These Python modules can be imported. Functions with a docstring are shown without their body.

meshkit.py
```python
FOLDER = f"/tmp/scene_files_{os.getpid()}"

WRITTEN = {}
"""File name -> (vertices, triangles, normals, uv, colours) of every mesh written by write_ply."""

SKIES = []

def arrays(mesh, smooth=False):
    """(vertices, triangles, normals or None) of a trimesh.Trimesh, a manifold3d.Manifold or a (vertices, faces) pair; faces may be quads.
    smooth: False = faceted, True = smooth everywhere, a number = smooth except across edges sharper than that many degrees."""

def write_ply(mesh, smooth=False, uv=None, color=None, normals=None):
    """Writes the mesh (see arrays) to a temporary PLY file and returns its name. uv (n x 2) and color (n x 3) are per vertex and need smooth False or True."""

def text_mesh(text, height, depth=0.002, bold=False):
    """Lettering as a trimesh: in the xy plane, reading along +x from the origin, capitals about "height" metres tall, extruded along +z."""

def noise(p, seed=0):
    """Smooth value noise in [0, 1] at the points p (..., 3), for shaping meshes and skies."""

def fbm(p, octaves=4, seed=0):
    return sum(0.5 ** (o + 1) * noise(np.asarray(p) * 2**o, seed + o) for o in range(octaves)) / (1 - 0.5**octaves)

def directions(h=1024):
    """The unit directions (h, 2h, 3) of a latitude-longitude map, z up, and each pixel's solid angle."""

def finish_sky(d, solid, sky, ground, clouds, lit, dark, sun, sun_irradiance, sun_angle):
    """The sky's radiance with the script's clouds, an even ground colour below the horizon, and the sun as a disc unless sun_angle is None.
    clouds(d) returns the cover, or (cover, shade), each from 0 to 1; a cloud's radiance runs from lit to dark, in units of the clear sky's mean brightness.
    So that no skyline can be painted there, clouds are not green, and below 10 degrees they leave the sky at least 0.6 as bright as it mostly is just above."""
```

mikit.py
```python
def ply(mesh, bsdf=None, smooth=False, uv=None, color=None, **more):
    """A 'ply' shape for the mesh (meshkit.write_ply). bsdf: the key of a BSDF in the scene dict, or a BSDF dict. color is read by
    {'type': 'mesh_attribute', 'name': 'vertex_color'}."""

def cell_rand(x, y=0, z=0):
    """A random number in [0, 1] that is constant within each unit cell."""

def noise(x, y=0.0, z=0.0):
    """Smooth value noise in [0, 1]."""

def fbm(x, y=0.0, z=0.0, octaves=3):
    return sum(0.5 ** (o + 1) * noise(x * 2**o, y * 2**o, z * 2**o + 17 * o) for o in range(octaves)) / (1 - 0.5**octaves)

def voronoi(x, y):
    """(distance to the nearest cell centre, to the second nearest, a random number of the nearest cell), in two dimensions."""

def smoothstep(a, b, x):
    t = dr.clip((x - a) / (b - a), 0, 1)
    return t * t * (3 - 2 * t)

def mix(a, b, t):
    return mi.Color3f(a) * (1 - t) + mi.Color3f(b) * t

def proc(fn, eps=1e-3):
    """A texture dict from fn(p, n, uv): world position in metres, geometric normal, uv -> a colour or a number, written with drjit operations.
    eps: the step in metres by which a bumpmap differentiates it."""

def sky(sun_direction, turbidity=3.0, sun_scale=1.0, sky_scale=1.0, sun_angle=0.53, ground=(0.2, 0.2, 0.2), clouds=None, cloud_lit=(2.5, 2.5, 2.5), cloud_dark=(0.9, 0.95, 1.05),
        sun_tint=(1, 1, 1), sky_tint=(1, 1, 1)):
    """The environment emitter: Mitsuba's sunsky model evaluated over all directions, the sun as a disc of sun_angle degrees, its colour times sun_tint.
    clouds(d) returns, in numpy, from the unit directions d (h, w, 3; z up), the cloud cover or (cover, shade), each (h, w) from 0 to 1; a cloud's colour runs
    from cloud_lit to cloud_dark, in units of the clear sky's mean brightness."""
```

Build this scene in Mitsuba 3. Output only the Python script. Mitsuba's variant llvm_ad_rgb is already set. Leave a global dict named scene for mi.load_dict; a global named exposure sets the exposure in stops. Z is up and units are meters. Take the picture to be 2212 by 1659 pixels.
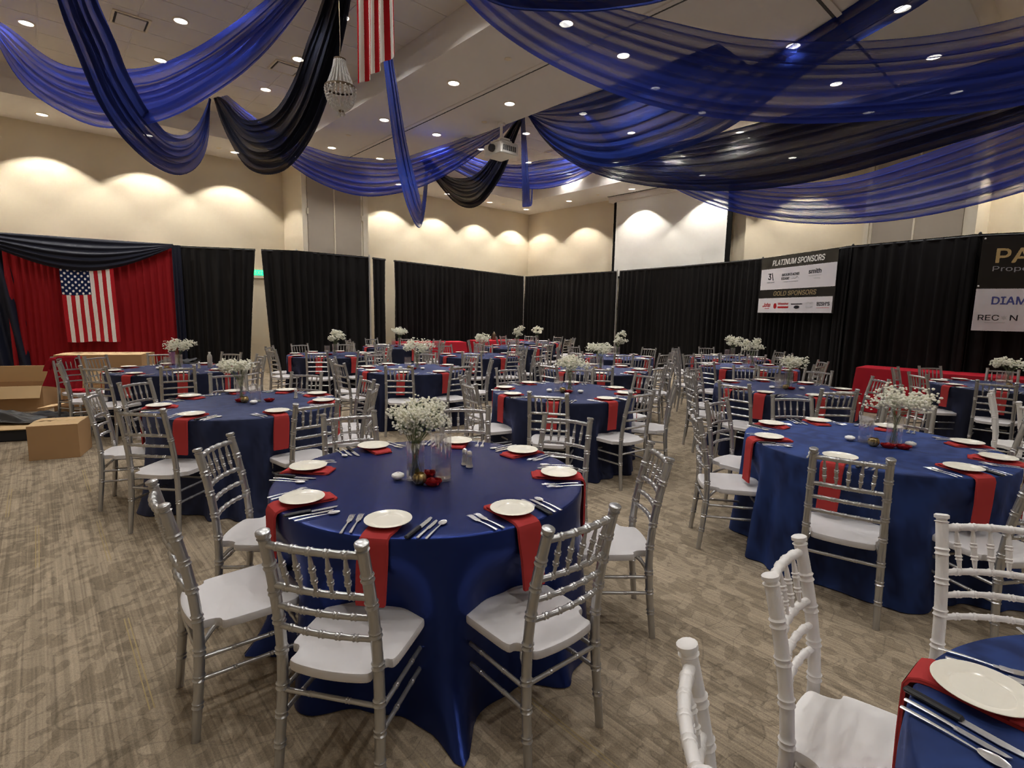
import math, random
import numpy as np, trimesh, mitsuba as mi, drjit as dr, mikit, meshkit
from mikit import proc, noise, fbm, cell_rand, smoothstep, mix, voronoi
from scipy.interpolate import CubicSpline
import manifold3d as m3

T = mi.ScalarTransform4f
PI = math.pi
rng = np.random.default_rng(7)
random.seed(7)
scene, labels = {}, {}
exposure = 6.5

# ---------------------------------------------------------------- camera
EYE, FOC, PITCH, ROLL = 1.5986, 1140.3, .13426, .01742
_cp, _sp, _cr, _sr = math.cos(PITCH), math.sin(PITCH), math.cos(ROLL), math.sin(ROLL)
CAM = np.array([[_cr, -_sr, 0], [_sr, _cr, 0], [0, 0, 1]]) @ np.array([[1, 0, 0], [0, -_sp, -_cp], [0, _cp, -_sp]])
_m = np.eye(4); _m[:3, 0] = -CAM[0]; _m[:3, 1] = -CAM[1]; _m[:3, 2] = CAM[2]; _m[2, 3] = EYE
scene['camera'] = {'type': 'perspective', 'fov': math.degrees(2 * math.atan(1106 / FOC)), 'fov_axis': 'x', 'near_clip': .05, 'far_clip': 100., 'to_world': T(_m)}

# ---------------------------------------------------------------- room frame: s along the left wall, t along the right wall, from the far corner
CORNER, E1, E2 = np.array([.5396, 21.0]), np.array([-.74451, -.66761]), np.array([.66761, -.74451])
LOW, HIGH = 5.34, 5.90          # underside of the beams and soffits, ceiling of the trays
S_END, T_END = 16.8, 25.2
def W(s, t, z=0.): return np.array([*(CORNER + s * E1 + t * E2), z])
ROOM = np.eye(4); ROOM[:2, 0] = E1; ROOM[:2, 1] = E2; ROOM[:2, 3] = CORNER   # left-handed: meshes are flipped where needed
def inroom(mesh):
    mesh = mesh.copy(); mesh.apply_transform(ROOM); return mesh

# lamps: recessed downlights (s, t, height, half angle of the cone, colour)
WARM, COOL = (1., .94, .83), (1., .985, .955)
LAMPS = []
for s in (.85, 2.57, 4.32, 6.07, 10.54, 12.29, 14.04, 15.79): LAMPS.append((s, .75, LOW, 'soffit'))
for t in (2.84, 5.36, 7.62, 9.9, 14.6, 17., 19.4): LAMPS.append((.85, t, LOW, 'soffit'))
for t in (2.8, 5.31, 7.66, 10.16): LAMPS += [(7.77, t, LOW, 'beam'), (9.0, t, LOW, 'beam')]
for s in (1.07, 2.82, 4.56, 6.31, 10.6, 12.4, 14.2): LAMPS += [(s, 11.95, LOW, 'beam'), (s, 13.2, LOW, 'beam')]
for s in (10.71, 12.46, 14.2): LAMPS += [(s, t, HIGH, 'tray') for t in (3.7, 5.45, 7.25, 9.05)]
for s in (1.8, 3.56, 5.3): LAMPS += [(s, t, HIGH, 'tray') for t in (3.7, 5.45, 7.25, 9.05)]
for s in (11.2, 13.6): LAMPS += [(s, t, HIGH, 'tray') for t in (15.6, 18.4, 21.5)]
for s in (2.2, 5.2): LAMPS += [(s, t, HIGH, 'tray') for t in (15.6, 18.4)]
LAMP_POWER = {'soffit': .165, 'beam': .059, 'tray': .078}
LAMP_CONE = {'soffit': (50., 45.), 'beam': (60., 40.), 'tray': (68., 45.)}

# ---------------------------------------------------------------- helpers
counts = {}
def numbered(name):
    n = counts.get(name, 0); counts[name] = n + 1
    return name if n == 0 else f'{name}_{n:03d}'
def child(parent, name): return numbered(f'{parent}__{name}')
def tag(key, label=None, cat=None, group=None, kind=None):
    d = labels.setdefault(key, {})
    for k, v in (('label', label), ('category', cat), ('group', group), ('kind', kind)):
        if v: d[k] = v
    return key
def shape(mesh, bsdf, smooth=35, **kw): return mikit.ply(mesh, bsdf, smooth, **kw)
def put(key, mesh, bsdf, smooth=35, **kw):
    scene[key] = shape(mesh, bsdf, smooth, **kw); return key
def place(x, y, z=0., deg=0.): return T().translate([float(x), float(y), float(z)]).rotate([0, 0, 1], float(deg))
def thing(name, label, cat, group=None): return tag(numbered(name), label, cat, group)
def struct(name, mesh, bsdf, label=None, smooth=False):
    put(name, mesh, bsdf, smooth); return tag(name, label, kind='structure')
def cat(*ms): return trimesh.util.concatenate([m for m in ms])
def box(x0, x1, y0, y1, z0, z1):
    b = trimesh.creation.box((abs(x1 - x0), abs(y1 - y0), abs(z1 - z0))); b.apply_translation(((x0 + x1) / 2, (y0 + y1) / 2, (z0 + z1) / 2)); return b
def rbox(x0, x1, y0, y1, z0, z1, r=.004):
    """A box with chamfered edges."""
    c = np.array([[sx, sy, sz] for sx in (0, 1) for sy in (0, 1) for sz in (0, 1)], float)
    lo, hi = np.array([x0, y0, z0]), np.array([x1, y1, z1]); pts = []
    for k in range(3):
        ins = np.full(3, r); ins[k] = 0
        pts.append(np.where(c > 0, hi - ins, lo + ins))
    return trimesh.convex.convex_hull(np.vstack(pts))
def sbox(s0, s1, t0, t1, z0, z1):
    m = inroom(box(s0, s1, t0, t1, z0, z1)); m.fix_normals(); return m
def grid(P, close=False):
    """A sheet from an (n, m, 3) array of points."""
    n, m = P.shape[:2]; i, j = np.meshgrid(np.arange(n if close else n - 1), np.arange(m - 1), indexing='ij')
    a, b, c, d = i * m + j, (i + 1) % n * m + j, (i + 1) % n * m + j + 1, i * m + j + 1
    f = np.stack([a, b, c, d], -1).reshape(-1, 4)
    return trimesh.Trimesh(P.reshape(-1, 3), np.vstack([f[:, :3], f[:, [0, 2, 3]]]), process=False)
def grid_uv(n, m): return np.stack(np.meshgrid(np.linspace(0, 1, n), np.linspace(0, 1, m), indexing='ij'), -1).reshape(-1, 2)
def sweep(P, r, n=8, caps=True, ref=None):
    """A tube through the points P with the radii r."""
    P = np.asarray(P, float); r = np.broadcast_to(np.asarray(r, float), (len(P),))
    t = np.gradient(P, axis=0); t /= np.linalg.norm(t, axis=1, keepdims=True) + 1e-12
    ref = np.array(ref if ref is not None else ([0, 1, 0] if abs(t[:, 2]).mean() > .6 else [0, 0, 1]), float)
    a = np.cross(t, ref); a /= np.linalg.norm(a, axis=1, keepdims=True) + 1e-12; b = np.cross(t, a)
    ang = np.arange(n) * 2 * PI / n
    v = P[:, None] + r[:, None, None] * (np.cos(ang)[None, :, None] * a[:, None] + np.sin(ang)[None, :, None] * b[:, None])
    k = len(P); v = v.reshape(-1, 3)
    i, j = np.meshgrid(np.arange(k - 1), np.arange(n), indexing='ij')
    q = np.stack([i * n + j, i * n + (j + 1) % n, (i + 1) * n + (j + 1) % n, (i + 1) * n + j], -1).reshape(-1, 4)
    f = np.vstack([q[:, [0, 1, 2]], q[:, [0, 2, 3]]])
    if caps:
        v = np.vstack([v, P[:1], P[-1:]]); c0, c1 = k * n, k * n + 1; j = np.arange(n)
        f = np.vstack([f, np.stack([np.full(n, c0), (j + 1) % n, j], 1), np.stack([np.full(n, c1), (k - 1) * n + j, (k - 1) * n + (j + 1) % n], 1)])
    m = trimesh.Trimesh(v, f, process=False)
    if m.volume < 0: m.invert()
    return m
def lathe(prof, n=24, x=0., y=0.):
    """A body of revolution about z from (radius, height) pairs, bottom to top."""
    prof = np.asarray(prof, float); ang = np.arange(n) * 2 * PI / n
    P = np.stack([x + prof[None, :, 0] * np.cos(ang)[:, None], y + prof[None, :, 0] * np.sin(ang)[:, None], np.broadcast_to(prof[:, 1], (n, len(prof)))], -1)
    m = grid(P, close=True)
    if m.volume < 0: m.invert()
    return m
def ico(r, sub, c=(0, 0, 0), sc=(1, 1, 1)):
    m = trimesh.creation.icosphere(subdivisions=sub, radius=r); m.apply_scale(sc); m.apply_translation(c); return m
def ribbon(path, up, width, thick):
    """A flat strip of cloth along the path in the (y, z) plane, its width along x."""
    path, up = np.asarray(path, float), np.asarray(up, float); w = np.broadcast_to(width, (len(path),)) / 2
    ring = []
    for sx, o in ((-1, 0), (-.96, 1), (.96, 1), (1, 0)):
        ring.append(np.stack([sx * w, path[:, 0] + up[:, 0] * thick * o, path[:, 1] + up[:, 1] * thick * o], 1))
    P = np.stack(ring, 1); P = np.concatenate([P, P[:, :1]], 1)
    m = grid(P); n = len(path)
    caps = []
    for k, fl in ((0, 1), (n - 1, -1)):
        q = [k * 5, k * 5 + 1, k * 5 + 2, k * 5 + 3]; q = q if fl > 0 else q[::-1]
        caps += [[q[0], q[1], q[2]], [q[0], q[2], q[3]]]
    m = trimesh.Trimesh(m.vertices, np.vstack([m.faces, caps]), process=False)
    if m.volume < 0: m.invert()
    return m

# ---------------------------------------------------------------- materials
def rgb(*c): return {'type': 'rgb', 'value': list(c)}
def mat(name, color, rough=.6, metallic=0., spec=.5, twosided=False, **kw):
    b = {'type': 'principled', 'base_color': color if isinstance(color, dict) else rgb(*color), 'roughness': rough, 'metallic': metallic, 'specular': spec, **kw}
    scene[name] = {'type': 'twosided', 'bsdf': b} if twosided else b
def diffuse(name, color):
    scene[name] = {'type': 'diffuse', 'reflectance': color if isinstance(color, dict) else rgb(*color)}
VCOL = {'type': 'mesh_attribute', 'name': 'vertex_color'}
def hash2(x, y, k):
    x, y = mi.UInt32(mi.Int32(x) + 100000), mi.UInt32(mi.Int32(y) + 100000)
    h = x * 374761393 + y * 668265263 + (k * 974634777) % 4294967296
    h = (h ^ (h >> 13)) * 1274126177
    return mi.Float((h ^ (h >> 16)) & 0xFFFF) / 65535.
def noise2(x, y, k=0):
    """Smooth value noise over a plane."""
    i, j = dr.floor(x), dr.floor(y); u, v = x - i, y - j
    u, v = u * u * (3 - 2 * u), v * v * (3 - 2 * v)
    return dr.lerp(dr.lerp(hash2(i, j, k), hash2(i + 1, j, k), u), dr.lerp(hash2(i, j + 1, k), hash2(i + 1, j + 1, k), u), v)
def carpet_fn(p, n, uv):
    dx, dy = p.x - CORNER[0], p.y - CORNER[1]
    s, t = dx * E1[0] + dy * E1[1], dx * E2[0] + dy * E2[1]
    tone = hash2(dr.floor(s / .5), dr.floor(t / .5), 1)
    w = noise2(s * 3.1, t * 3.1, 2)
    a = noise2(s * 20 - t * 8 + w * 4, t * 6. + s * 4, 3)          # long slanting leaves
    b = noise2(s * 7 + t * 13 - w * 3, t * 21 - s * 7 + tone * 3, 4)   # shorter ones across them
    c = noise2(s * 34, t * 19 + w * 6, 5)
    q = a * .55 + b * .45 + (c - .5) * .26
    dark = smoothstep(.46, .66, q)
    edge = smoothstep(.035, .0, dr.abs(q - .55))
    col = dr.floor(s * 150)
    ribs = hash2(col, dr.floor(t * 2. + hash2(col, 3, 7) * 5), 8)
    wide = hash2(dr.floor(s * 42), dr.floor(t * 1.4), 9)
    base = mix((.345, .280, .203), (.258, .207, .148), dark) * (1 - .22 * edge) * (1 - .22 * smoothstep(.03, .0, dr.abs(noise2(s * 6 + t * 10 + w * 3, t * 6 - s * 4, 12) - .5)))
    base = base * (.72 + .32 * ribs + .24 * wide) * (.95 + .10 * tone) * (.84 + .32 * noise2(s * 330, t * 330, 6))
    k = dr.floor(s / .17); off = hash2(k, dr.floor(t / .83 + hash2(k, 1, 2)), 11); u = s / .17 - k
    line = ((dr.abs(u - .46) < .014) | (dr.abs(u - .56) < .014)) & (off > .92)
    return dr.select(line, mi.Color3f(.38, .29, .15), base)
diffuse('carpet_bsdf', proc(carpet_fn))
diffuse('wall_bsdf', (.70, .62, .485))
diffuse('ceiling_bsdf', (.76, .725, .685))
diffuse('tile_bsdf', (.72, .675, .62))
diffuse('trim_bsdf', (.76, .68, .54))
diffuse('door_fabric_bsdf', (.44, .375, .30))
mat('black_drape_bsdf', (.0095, .0085, .0085), .8, spec=.2, twosided=True)
mat('red_drape_bsdf', (.23, .006, .010), .8, spec=.2, sheen=.3, sheen_tint=.9, twosided=True)
mat('navy_drape_bsdf', (.0065, .0085, .022), .6, spec=.3, twosided=True)
mat('silver_bsdf', (.47, .465, .46), .28, .78)
mat('silver_seat_bsdf', (.57, .55, .55), .55)
mat('white_chair_bsdf', (.76, .74, .72), .4)
mat('white_seat_bsdf', (.80, .78, .76), .6)
mat('satin_navy_bsdf', (.0060, .0105, .046), .31, .20, spec=.5, spec_tint=1., sheen=.1, sheen_tint=1.)
mat('velvet_bsdf', VCOL, .6, spec=.25, sheen=1.0, sheen_tint=.75)
VELVET = {'velvet_royal_bsdf': ((.014, .034, .135), (.006, .014, .062), 1.), 'velvet_slate_bsdf': ((.020, .028, .075), (.010, .015, .044), 1.), 'cloth_navy_bsdf': ((.0085, .0125, .040), (.006, .009, .030), 1.), 'cloth_dark_bsdf': ((.0045, .0065, .021), (.0035, .0055, .018), 1.)}
mat('napkin_bsdf', (.37, .036, .036), .85, spec=.2)
mat('red_cloth_bsdf', (.42, .012, .026), .7, spec=.25, sheen=.4, sheen_tint=.8, twosided=True)
mat('plate_bsdf', (.76, .725, .63), .18)
mat('steel_bsdf', (.90, .89, .87), .22, .75)
mat('black_handle_bsdf', (.018, .018, .020), .35)
scene['glass_bsdf'] = {'type': 'thindielectric', 'int_ior': 1.75}
scene['water_bsdf'] = {'type': 'dielectric', 'int_ior': 1.33}
mat('wax_bsdf', (.84, .83, .80), .45)
mat('rose_bsdf', (.30, .006, .010), .6, sheen=.4, twosided=True)
mat('mercury_gold_bsdf', VCOL, .22, .85)
diffuse('stem_bsdf', (.20, .25, .13))
scene['blossom_bsdf'] = {'type': 'principledthin', 'base_color': rgb(.93, .92, .84), 'roughness': .7, 'diff_trans': .9}
mat('cardboard_bsdf', (.37, .225, .115), .85, spec=.2)
mat('cardboard_light_bsdf', (.55, .39, .215), .85, spec=.2, twosided=True)
mat('black_fabric_bsdf', (.022, .023, .028), .7, spec=.3, twosided=True)
mat('black_plastic_bsdf', (.02, .02, .022), .4, twosided=True)
diffuse('screen_bsdf', (.82, .81, .77))
diffuse('screen_border_bsdf', (.012, .012, .012))
mat('aluminium_bsdf', (.62, .62, .62), .35, .8)
mat('projector_bsdf', (.72, .71, .66), .4)
diffuse('grille_bsdf', (.10, .10, .10))
mat('vinyl_white_bsdf', (.70, .67, .70), .35)
mat('vinyl_black_bsdf', (.012, .011, .011), .3)
mat('tumbler_bsdf', (.32, .15, .27), .4)
for _n, _c in dict(white=(.82, .80, .78), gold=(.50, .36, .17), dim_gold=(.30, .23, .13), ink=(.03, .03, .035), grey=(.30, .30, .32), red=(.42, .03, .035), blue=(.09, .10, .30), light_grey=(.55, .54, .56)).items():
    diffuse(f'ink_{_n}_bsdf', _c)
mat('crystal_bsdf', (.62, .61, .59), .12, .6, .9)
mat('bronze_bsdf', (.16, .12, .08), .35, .8)
diffuse('exit_green_bsdf', (.02, .55, .2))
diffuse('lens_bsdf', (.8, .8, .8))
def flag_uv(u, v, canton):
    """The stars and stripes laid out over u (across the 13 stripes) and v (down the fly)."""
    k = dr.floor(u * 13)
    red = (k - 2 * dr.floor(k / 2)) < .5
    col = dr.select(red, mi.Color3f(.42, .022, .03), mi.Color3f(.78, .74, .72))
    inside = (u < 7 / 13) & (v < .4)
    if canton:
        a, b = u / (7 / 13) * 9, v / .4 * 11     # nine staggered rows of stars over eleven columns
        ia, ib = dr.floor(a), dr.floor(b)
        odd = (ia + ib) - 2 * dr.floor((ia + ib) / 2)
        fa, fb = a - ia - .5, b - ib - .5
        star = (dr.square(fa) + dr.square(fb) * .8 < .13) & (odd < .5)
        col = dr.select(inside, dr.select(star, mi.Color3f(.80, .78, .76), mi.Color3f(.014, .022, .07)), col)
    return col
scene['wall_flag_bsdf'] = {'type': 'twosided', 'bsdf': {'type': 'diffuse', 'reflectance': proc(lambda p, n, uv: flag_uv(uv.x, uv.y, True))}}
scene['hung_flag_bsdf'] = {'type': 'twosided', 'bsdf': {'type': 'diffuse', 'reflectance': proc(lambda p, n, uv: flag_uv(uv.x, uv.y, False))}}
def sheer(name, color, lo, hi, folds):
    """Gathered see-through fabric: denser where its folds lie over each other."""
    def cover(p, n, uv):
        ph = uv.y * (folds * 2 * PI)
        w = .5 + .38 * dr.sin(ph + 1.3 * dr.sin(uv.x * 2.1 + uv.y * 8)) + .12 * dr.sin(ph * 2.3 + 1.5 * uv.x)
        return lo + (hi - lo) * smoothstep(.25, .8, w)
    scene[name] = {'type': 'mask', 'opacity': proc(cover), 'bsdf': {'type': 'principledthin', 'base_color': rgb(*color), 'roughness': .42, 'diff_trans': .9, 'spec_trans': 0., 'eta': 1.5, 'sheen': .3, 'sheen_tint': .8}}
sheer('sheer_royal_bsdf', (.034, .055, .34), .52, .92, 7)
sheer('sheer_blue_bsdf', (.022, .042, .23), .66, .95, 7)
sheer('sheer_navy_bsdf', (.017, .025, .115), .76, .95, 6)
sheer('sheer_black_bsdf', (.011, .012, .019), .82, .97, 7)
sheer('sheer_slate_bsdf', (.014, .018, .056), .85, .97, 7)

# ================================================================ the setting
struct('floor', sbox(-.3, S_END + .3, -.3, T_END + .3, -.1, 0), 'carpet_bsdf', 'taupe patterned carpet floor with ribbed streaks')
struct('wall_left', sbox(-.2, S_END + .2, -.2, 0, 0, 6.1), 'wall_bsdf', 'beige wall on the left, washed by downlights')
struct('wall_right', sbox(-.2, 0, -.2, T_END + .2, 0, 6.1), 'wall_bsdf', 'beige wall behind the projection screen')
struct('wall_rear', sbox(S_END, S_END + .2, -.2, T_END + .2, 0, 6.1), 'wall_bsdf')
struct('wall_near', sbox(-.2, S_END + .2, T_END, T_END + .2, 0, 6.1), 'wall_bsdf')
struct('ceiling', sbox(-.2, S_END + .2, -.2, T_END + .2, HIGH, HIGH + .1), 'ceiling_bsdf', 'pale ceiling with recessed trays between lower beams')
def cpart(name, bsdf, *boxes): put(child('ceiling', name), cat(*[sbox(*b) for b in boxes]), bsdf, False)
BEAM_S, BEAM_T = (7.20, 9.585), (11.37, 13.77)
EDGE_S, EDGE_T = (1.64, 15.2), (1.60, 23.6)
cpart('soffit', 'ceiling_bsdf', (0, S_END, 0, EDGE_T[0], LOW, HIGH))
cpart('soffit', 'ceiling_bsdf', (0, EDGE_S[0], EDGE_T[0], T_END, LOW, HIGH))
cpart('soffit', 'ceiling_bsdf', (EDGE_S[1], S_END, EDGE_T[0], T_END, LOW, HIGH))
cpart('soffit', 'ceiling_bsdf', (EDGE_S[0], EDGE_S[1], EDGE_T[1], T_END, LOW, HIGH))
cpart('beam', 'ceiling_bsdf', (BEAM_S[0], BEAM_S[1], EDGE_T[0], EDGE_T[1], LOW, HIGH))
cpart('beam', 'ceiling_bsdf', (EDGE_S[0], BEAM_S[0], BEAM_T[0], BEAM_T[1], LOW, HIGH))
cpart('beam', 'ceiling_bsdf', (BEAM_S[1], EDGE_S[1], BEAM_T[0], BEAM_T[1], LOW, HIGH))
# the lower lip that runs round the two trays in view
for s0, s1 in ((EDGE_S[0], BEAM_S[0]), (BEAM_S[1], EDGE_S[1])):
    t0, t1, d = EDGE_T[0], BEAM_T[0], .10
    for b in ((s0, s0 + d, t0, t1, LOW, LOW + .26), (s1 - d, s1, t0, t1, LOW, LOW + .26), (s0 + d, s1 - d, t0, t0 + d, LOW, LOW + .26), (s0 + d, s1 - d, t1 - d, t1, LOW, LOW + .26)):
        cpart('fascia', 'ceiling_bsdf', b)
    nt = 16; dt = (t1 - t0) / nt; ns = 5; ds = (s1 - s0) / ns
    tile = shape(trimesh.convex.convex_hull(np.array([[x, y, z] for x, y, z in [(e * (ds / 2 - i), g * (dt / 2 - i), h) for e in (-1, 1) for g in (-1, 1) for i, h in ((.006, 0), (.006, -.008), (.012, -.012))]])), 'tile_bsdf', False)
    for i in range(ns):
        for j in range(nt):
            o = W(s0 + (i + .5) * ds, t0 + (j + .5) * dt, HIGH)
            scene[child('ceiling', 'tile')] = {**tile, 'to_world': place(*o, math.degrees(math.atan2(E1[1], E1[0])))}
# the tracks of the folding partitions
for o, w, b, z in ((-.02, .035, 'grille_bsdf', .008), (.03, .075, 'ceiling_bsdf', .02)):
    cpart('track', b, (8.36 + o, 8.36 + o + w, 1.4, T_END, LOW - z, LOW + .01))
    cpart('track', b, (1.4, S_END, 12.57 + o, 12.57 + o + w, LOW - z, LOW + .01))
# pockets where the partitions fold away, with their doors
def pocket(n, wall, f):
    """f maps (along, out, z) boxes to room boxes; the pocket is 1.8 wide and 1.35 deep."""
    put(child(wall, 'pocket'), f(0, 1.8, 0, 1.31, 0, LOW), 'wall_bsdf', False)
    put(child(wall, 'trim'), f(0, .085, 1.31, 1.37, 0, LOW), 'trim_bsdf', False)
    put(child(wall, 'trim'), f(1.66, 1.8, 1.31, 1.37, 0, LOW), 'trim_bsdf', False)
    put(child(wall, 'trim'), f(.835, .865, 1.31, 1.365, 0, LOW), 'trim_bsdf', False)
    k = f'door_{n}'
    tag(k, 'tall pair of taupe fabric doors of a partition pocket', kind='structure')
    for a, b in ((.15, .835), (.865, 1.60)): put(child(k, 'leaf'), f(a, b, 1.31, 1.34, .02, LOW - .02), 'door_fabric_bsdf', False)
    for a in (.095, 1.612): put(child(k, 'stile'), f(a, a + .045, 1.31, 1.325, 0, LOW), 'trim_bsdf', False)
    for a in (.115, 1.615): put(child(k, 'latch'), f(a, a + .05, 1.34, 1.375, 4.02, 4.16), 'trim_bsdf', False)
pocket(1, 'wall_left', lambda a, b, o, p, z, y: sbox(9.2 - b, 9.2 - a, o, p, z, y))
pocket(2, 'wall_right', lambda a, b, o, p, z, y: sbox(o, p, 11.66 + a, 11.66 + b, z, y))

# ---------------------------------------------------------------- downlights
ring = shape(lathe([(.088, .0), (.088, -.014), (.094, -.017), (.108, -.010), (.110, 0)], 24), 'trim_bsdf')
lens_mesh = lathe([(.0005, -.012), (.06, -.012), (.089, -.008)], 24); lens_mesh.fix_normals()
if lens_mesh.face_normals[:, 2].mean() > 0: lens_mesh.invert()
lens = shape(lens_mesh, 'lens_bsdf', False)
ORD = ('first', 'second', 'third', 'fourth', 'fifth', 'sixth', 'seventh', 'eighth', 'ninth', 'tenth')
lamp_rows = {}
def lamp_label(s, t, kind):
    if kind == 'soffit': row, what = ('left', f'in the soffit along the left wall, counted from the room corner') if t == .75 else ('right', f'in the soffit along the screen wall, counted from the room corner')
    elif kind == 'beam': row, what = (('b', s), f'of the {"projector side" if s < 8 else "flag side"} row in the long beam') if t < 11 else (('c', t), f'of the {"far" if t < 12 else "near"} row in the cross beam at right')
    else: row, what = ((s > 8, t > 11, s), f'of the {ORD[[1.8, 3.56, 5.3, 10.71, 12.46, 14.2].index(s) % 3]} row in the {"left" if s > 8 else "right"} tiled tray') if t < 11 else ((s, 'near'), f'of the row at {ORD[[2.2, 5.2, 11.2, 13.6].index(s)]} place in the near ceiling')
    lamp_rows[row] = lamp_rows.get(row, 0) + 1
    return f'round {ORD[lamp_rows[row] - 1]} downlight {what}'
for s, t, z, kind in LAMPS:
    k = thing('downlight', lamp_label(s, t, kind), 'ceiling light', 'recessed downlights')
    o = W(s, t, z - (.0125 if kind == 'tray' and t < 11.3 else 0))
    scene[f'{k}__trim'] = {**ring, 'to_world': place(*o)}
    scene[f'{k}__lens'] = {**lens, 'to_world': place(*o), 'emitter': {'type': 'area', 'radiance': rgb(.113, .109, .10), 'sampling_weight': .02}}
    c = np.array(WARM if kind == 'soffit' else COOL) * LAMP_POWER[kind]; cone = LAMP_CONE[kind]
    scene[f'{k}__light'] = {'type': 'spot', 'intensity': rgb(*c), 'cutoff_angle': cone[0], 'beam_width': cone[1],
                            'to_world': T().look_at(origin=[*o[:2], o[2] - .03], target=[*o[:2], 0], up=[0, 1, 0])}

# ---------------------------------------------------------------- ceiling fittings
for s, t, lab in ((13.02, 4.9, 'square ceiling air diffuser beside the left blue drape'), (10.75, 4.95, 'square ceiling air diffuser behind the black swag'), (3.7, 4.95, 'ceiling air diffuser beyond the projector')):
    k = thing('air_diffuser', lab, 'air vent'); zz = HIGH - .0125
    put(f'{k}__frame', cat(sbox(s - .24, s + .24, t - .24, t - .21, zz - .02, zz), sbox(s - .24, s + .24, t + .21, t + .24, zz - .02, zz), sbox(s - .24, s - .21, t - .21, t + .21, zz - .02, zz), sbox(s + .21, s + .24, t - .21, t + .21, zz - .02, zz)), 'trim_bsdf', False)
    put(f'{k}__backing', sbox(s - .21, s + .21, t - .21, t + .21, zz - .004, zz), 'grille_bsdf', False)
    put(f'{k}__plate', sbox(s - .18, s + .18, t - .18, t + .18, zz - .028, zz - .012), 'tile_bsdf', False)
    for i in (-1, 1): put(child(k, 'hanger'), sbox(s + .1 * i - .005, s + .1 * i + .005, t - .005, t + .005, zz - .012, zz - .004), 'trim_bsdf', False)
disc = shape(lathe([(.0005, -.014), (.03, -.014), (.055, -.006), (.056, 0)], 16), 'trim_bsdf')
for s, t, lab in ((8.9, 8.9, 'small flush disc on the beam near the upper right drapes'), (7.5, 6.6, 'small flush disc on the beam left of the projector'), (9.1, 3.9, 'small flush disc on the far left end of the beam'), (.9, 4.1, 'small flush disc in the soffit above the screen'), (2.0, .8, 'small flush disc in the soffit by the room corner'), (10.9, .8, 'small flush disc in the soffit left of the partition doors')):
    k = tag(numbered('ceiling_speaker'), lab, 'ceiling speaker')
    scene[k] = {**disc, 'to_world': place(*W(s, t, LOW))}

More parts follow.
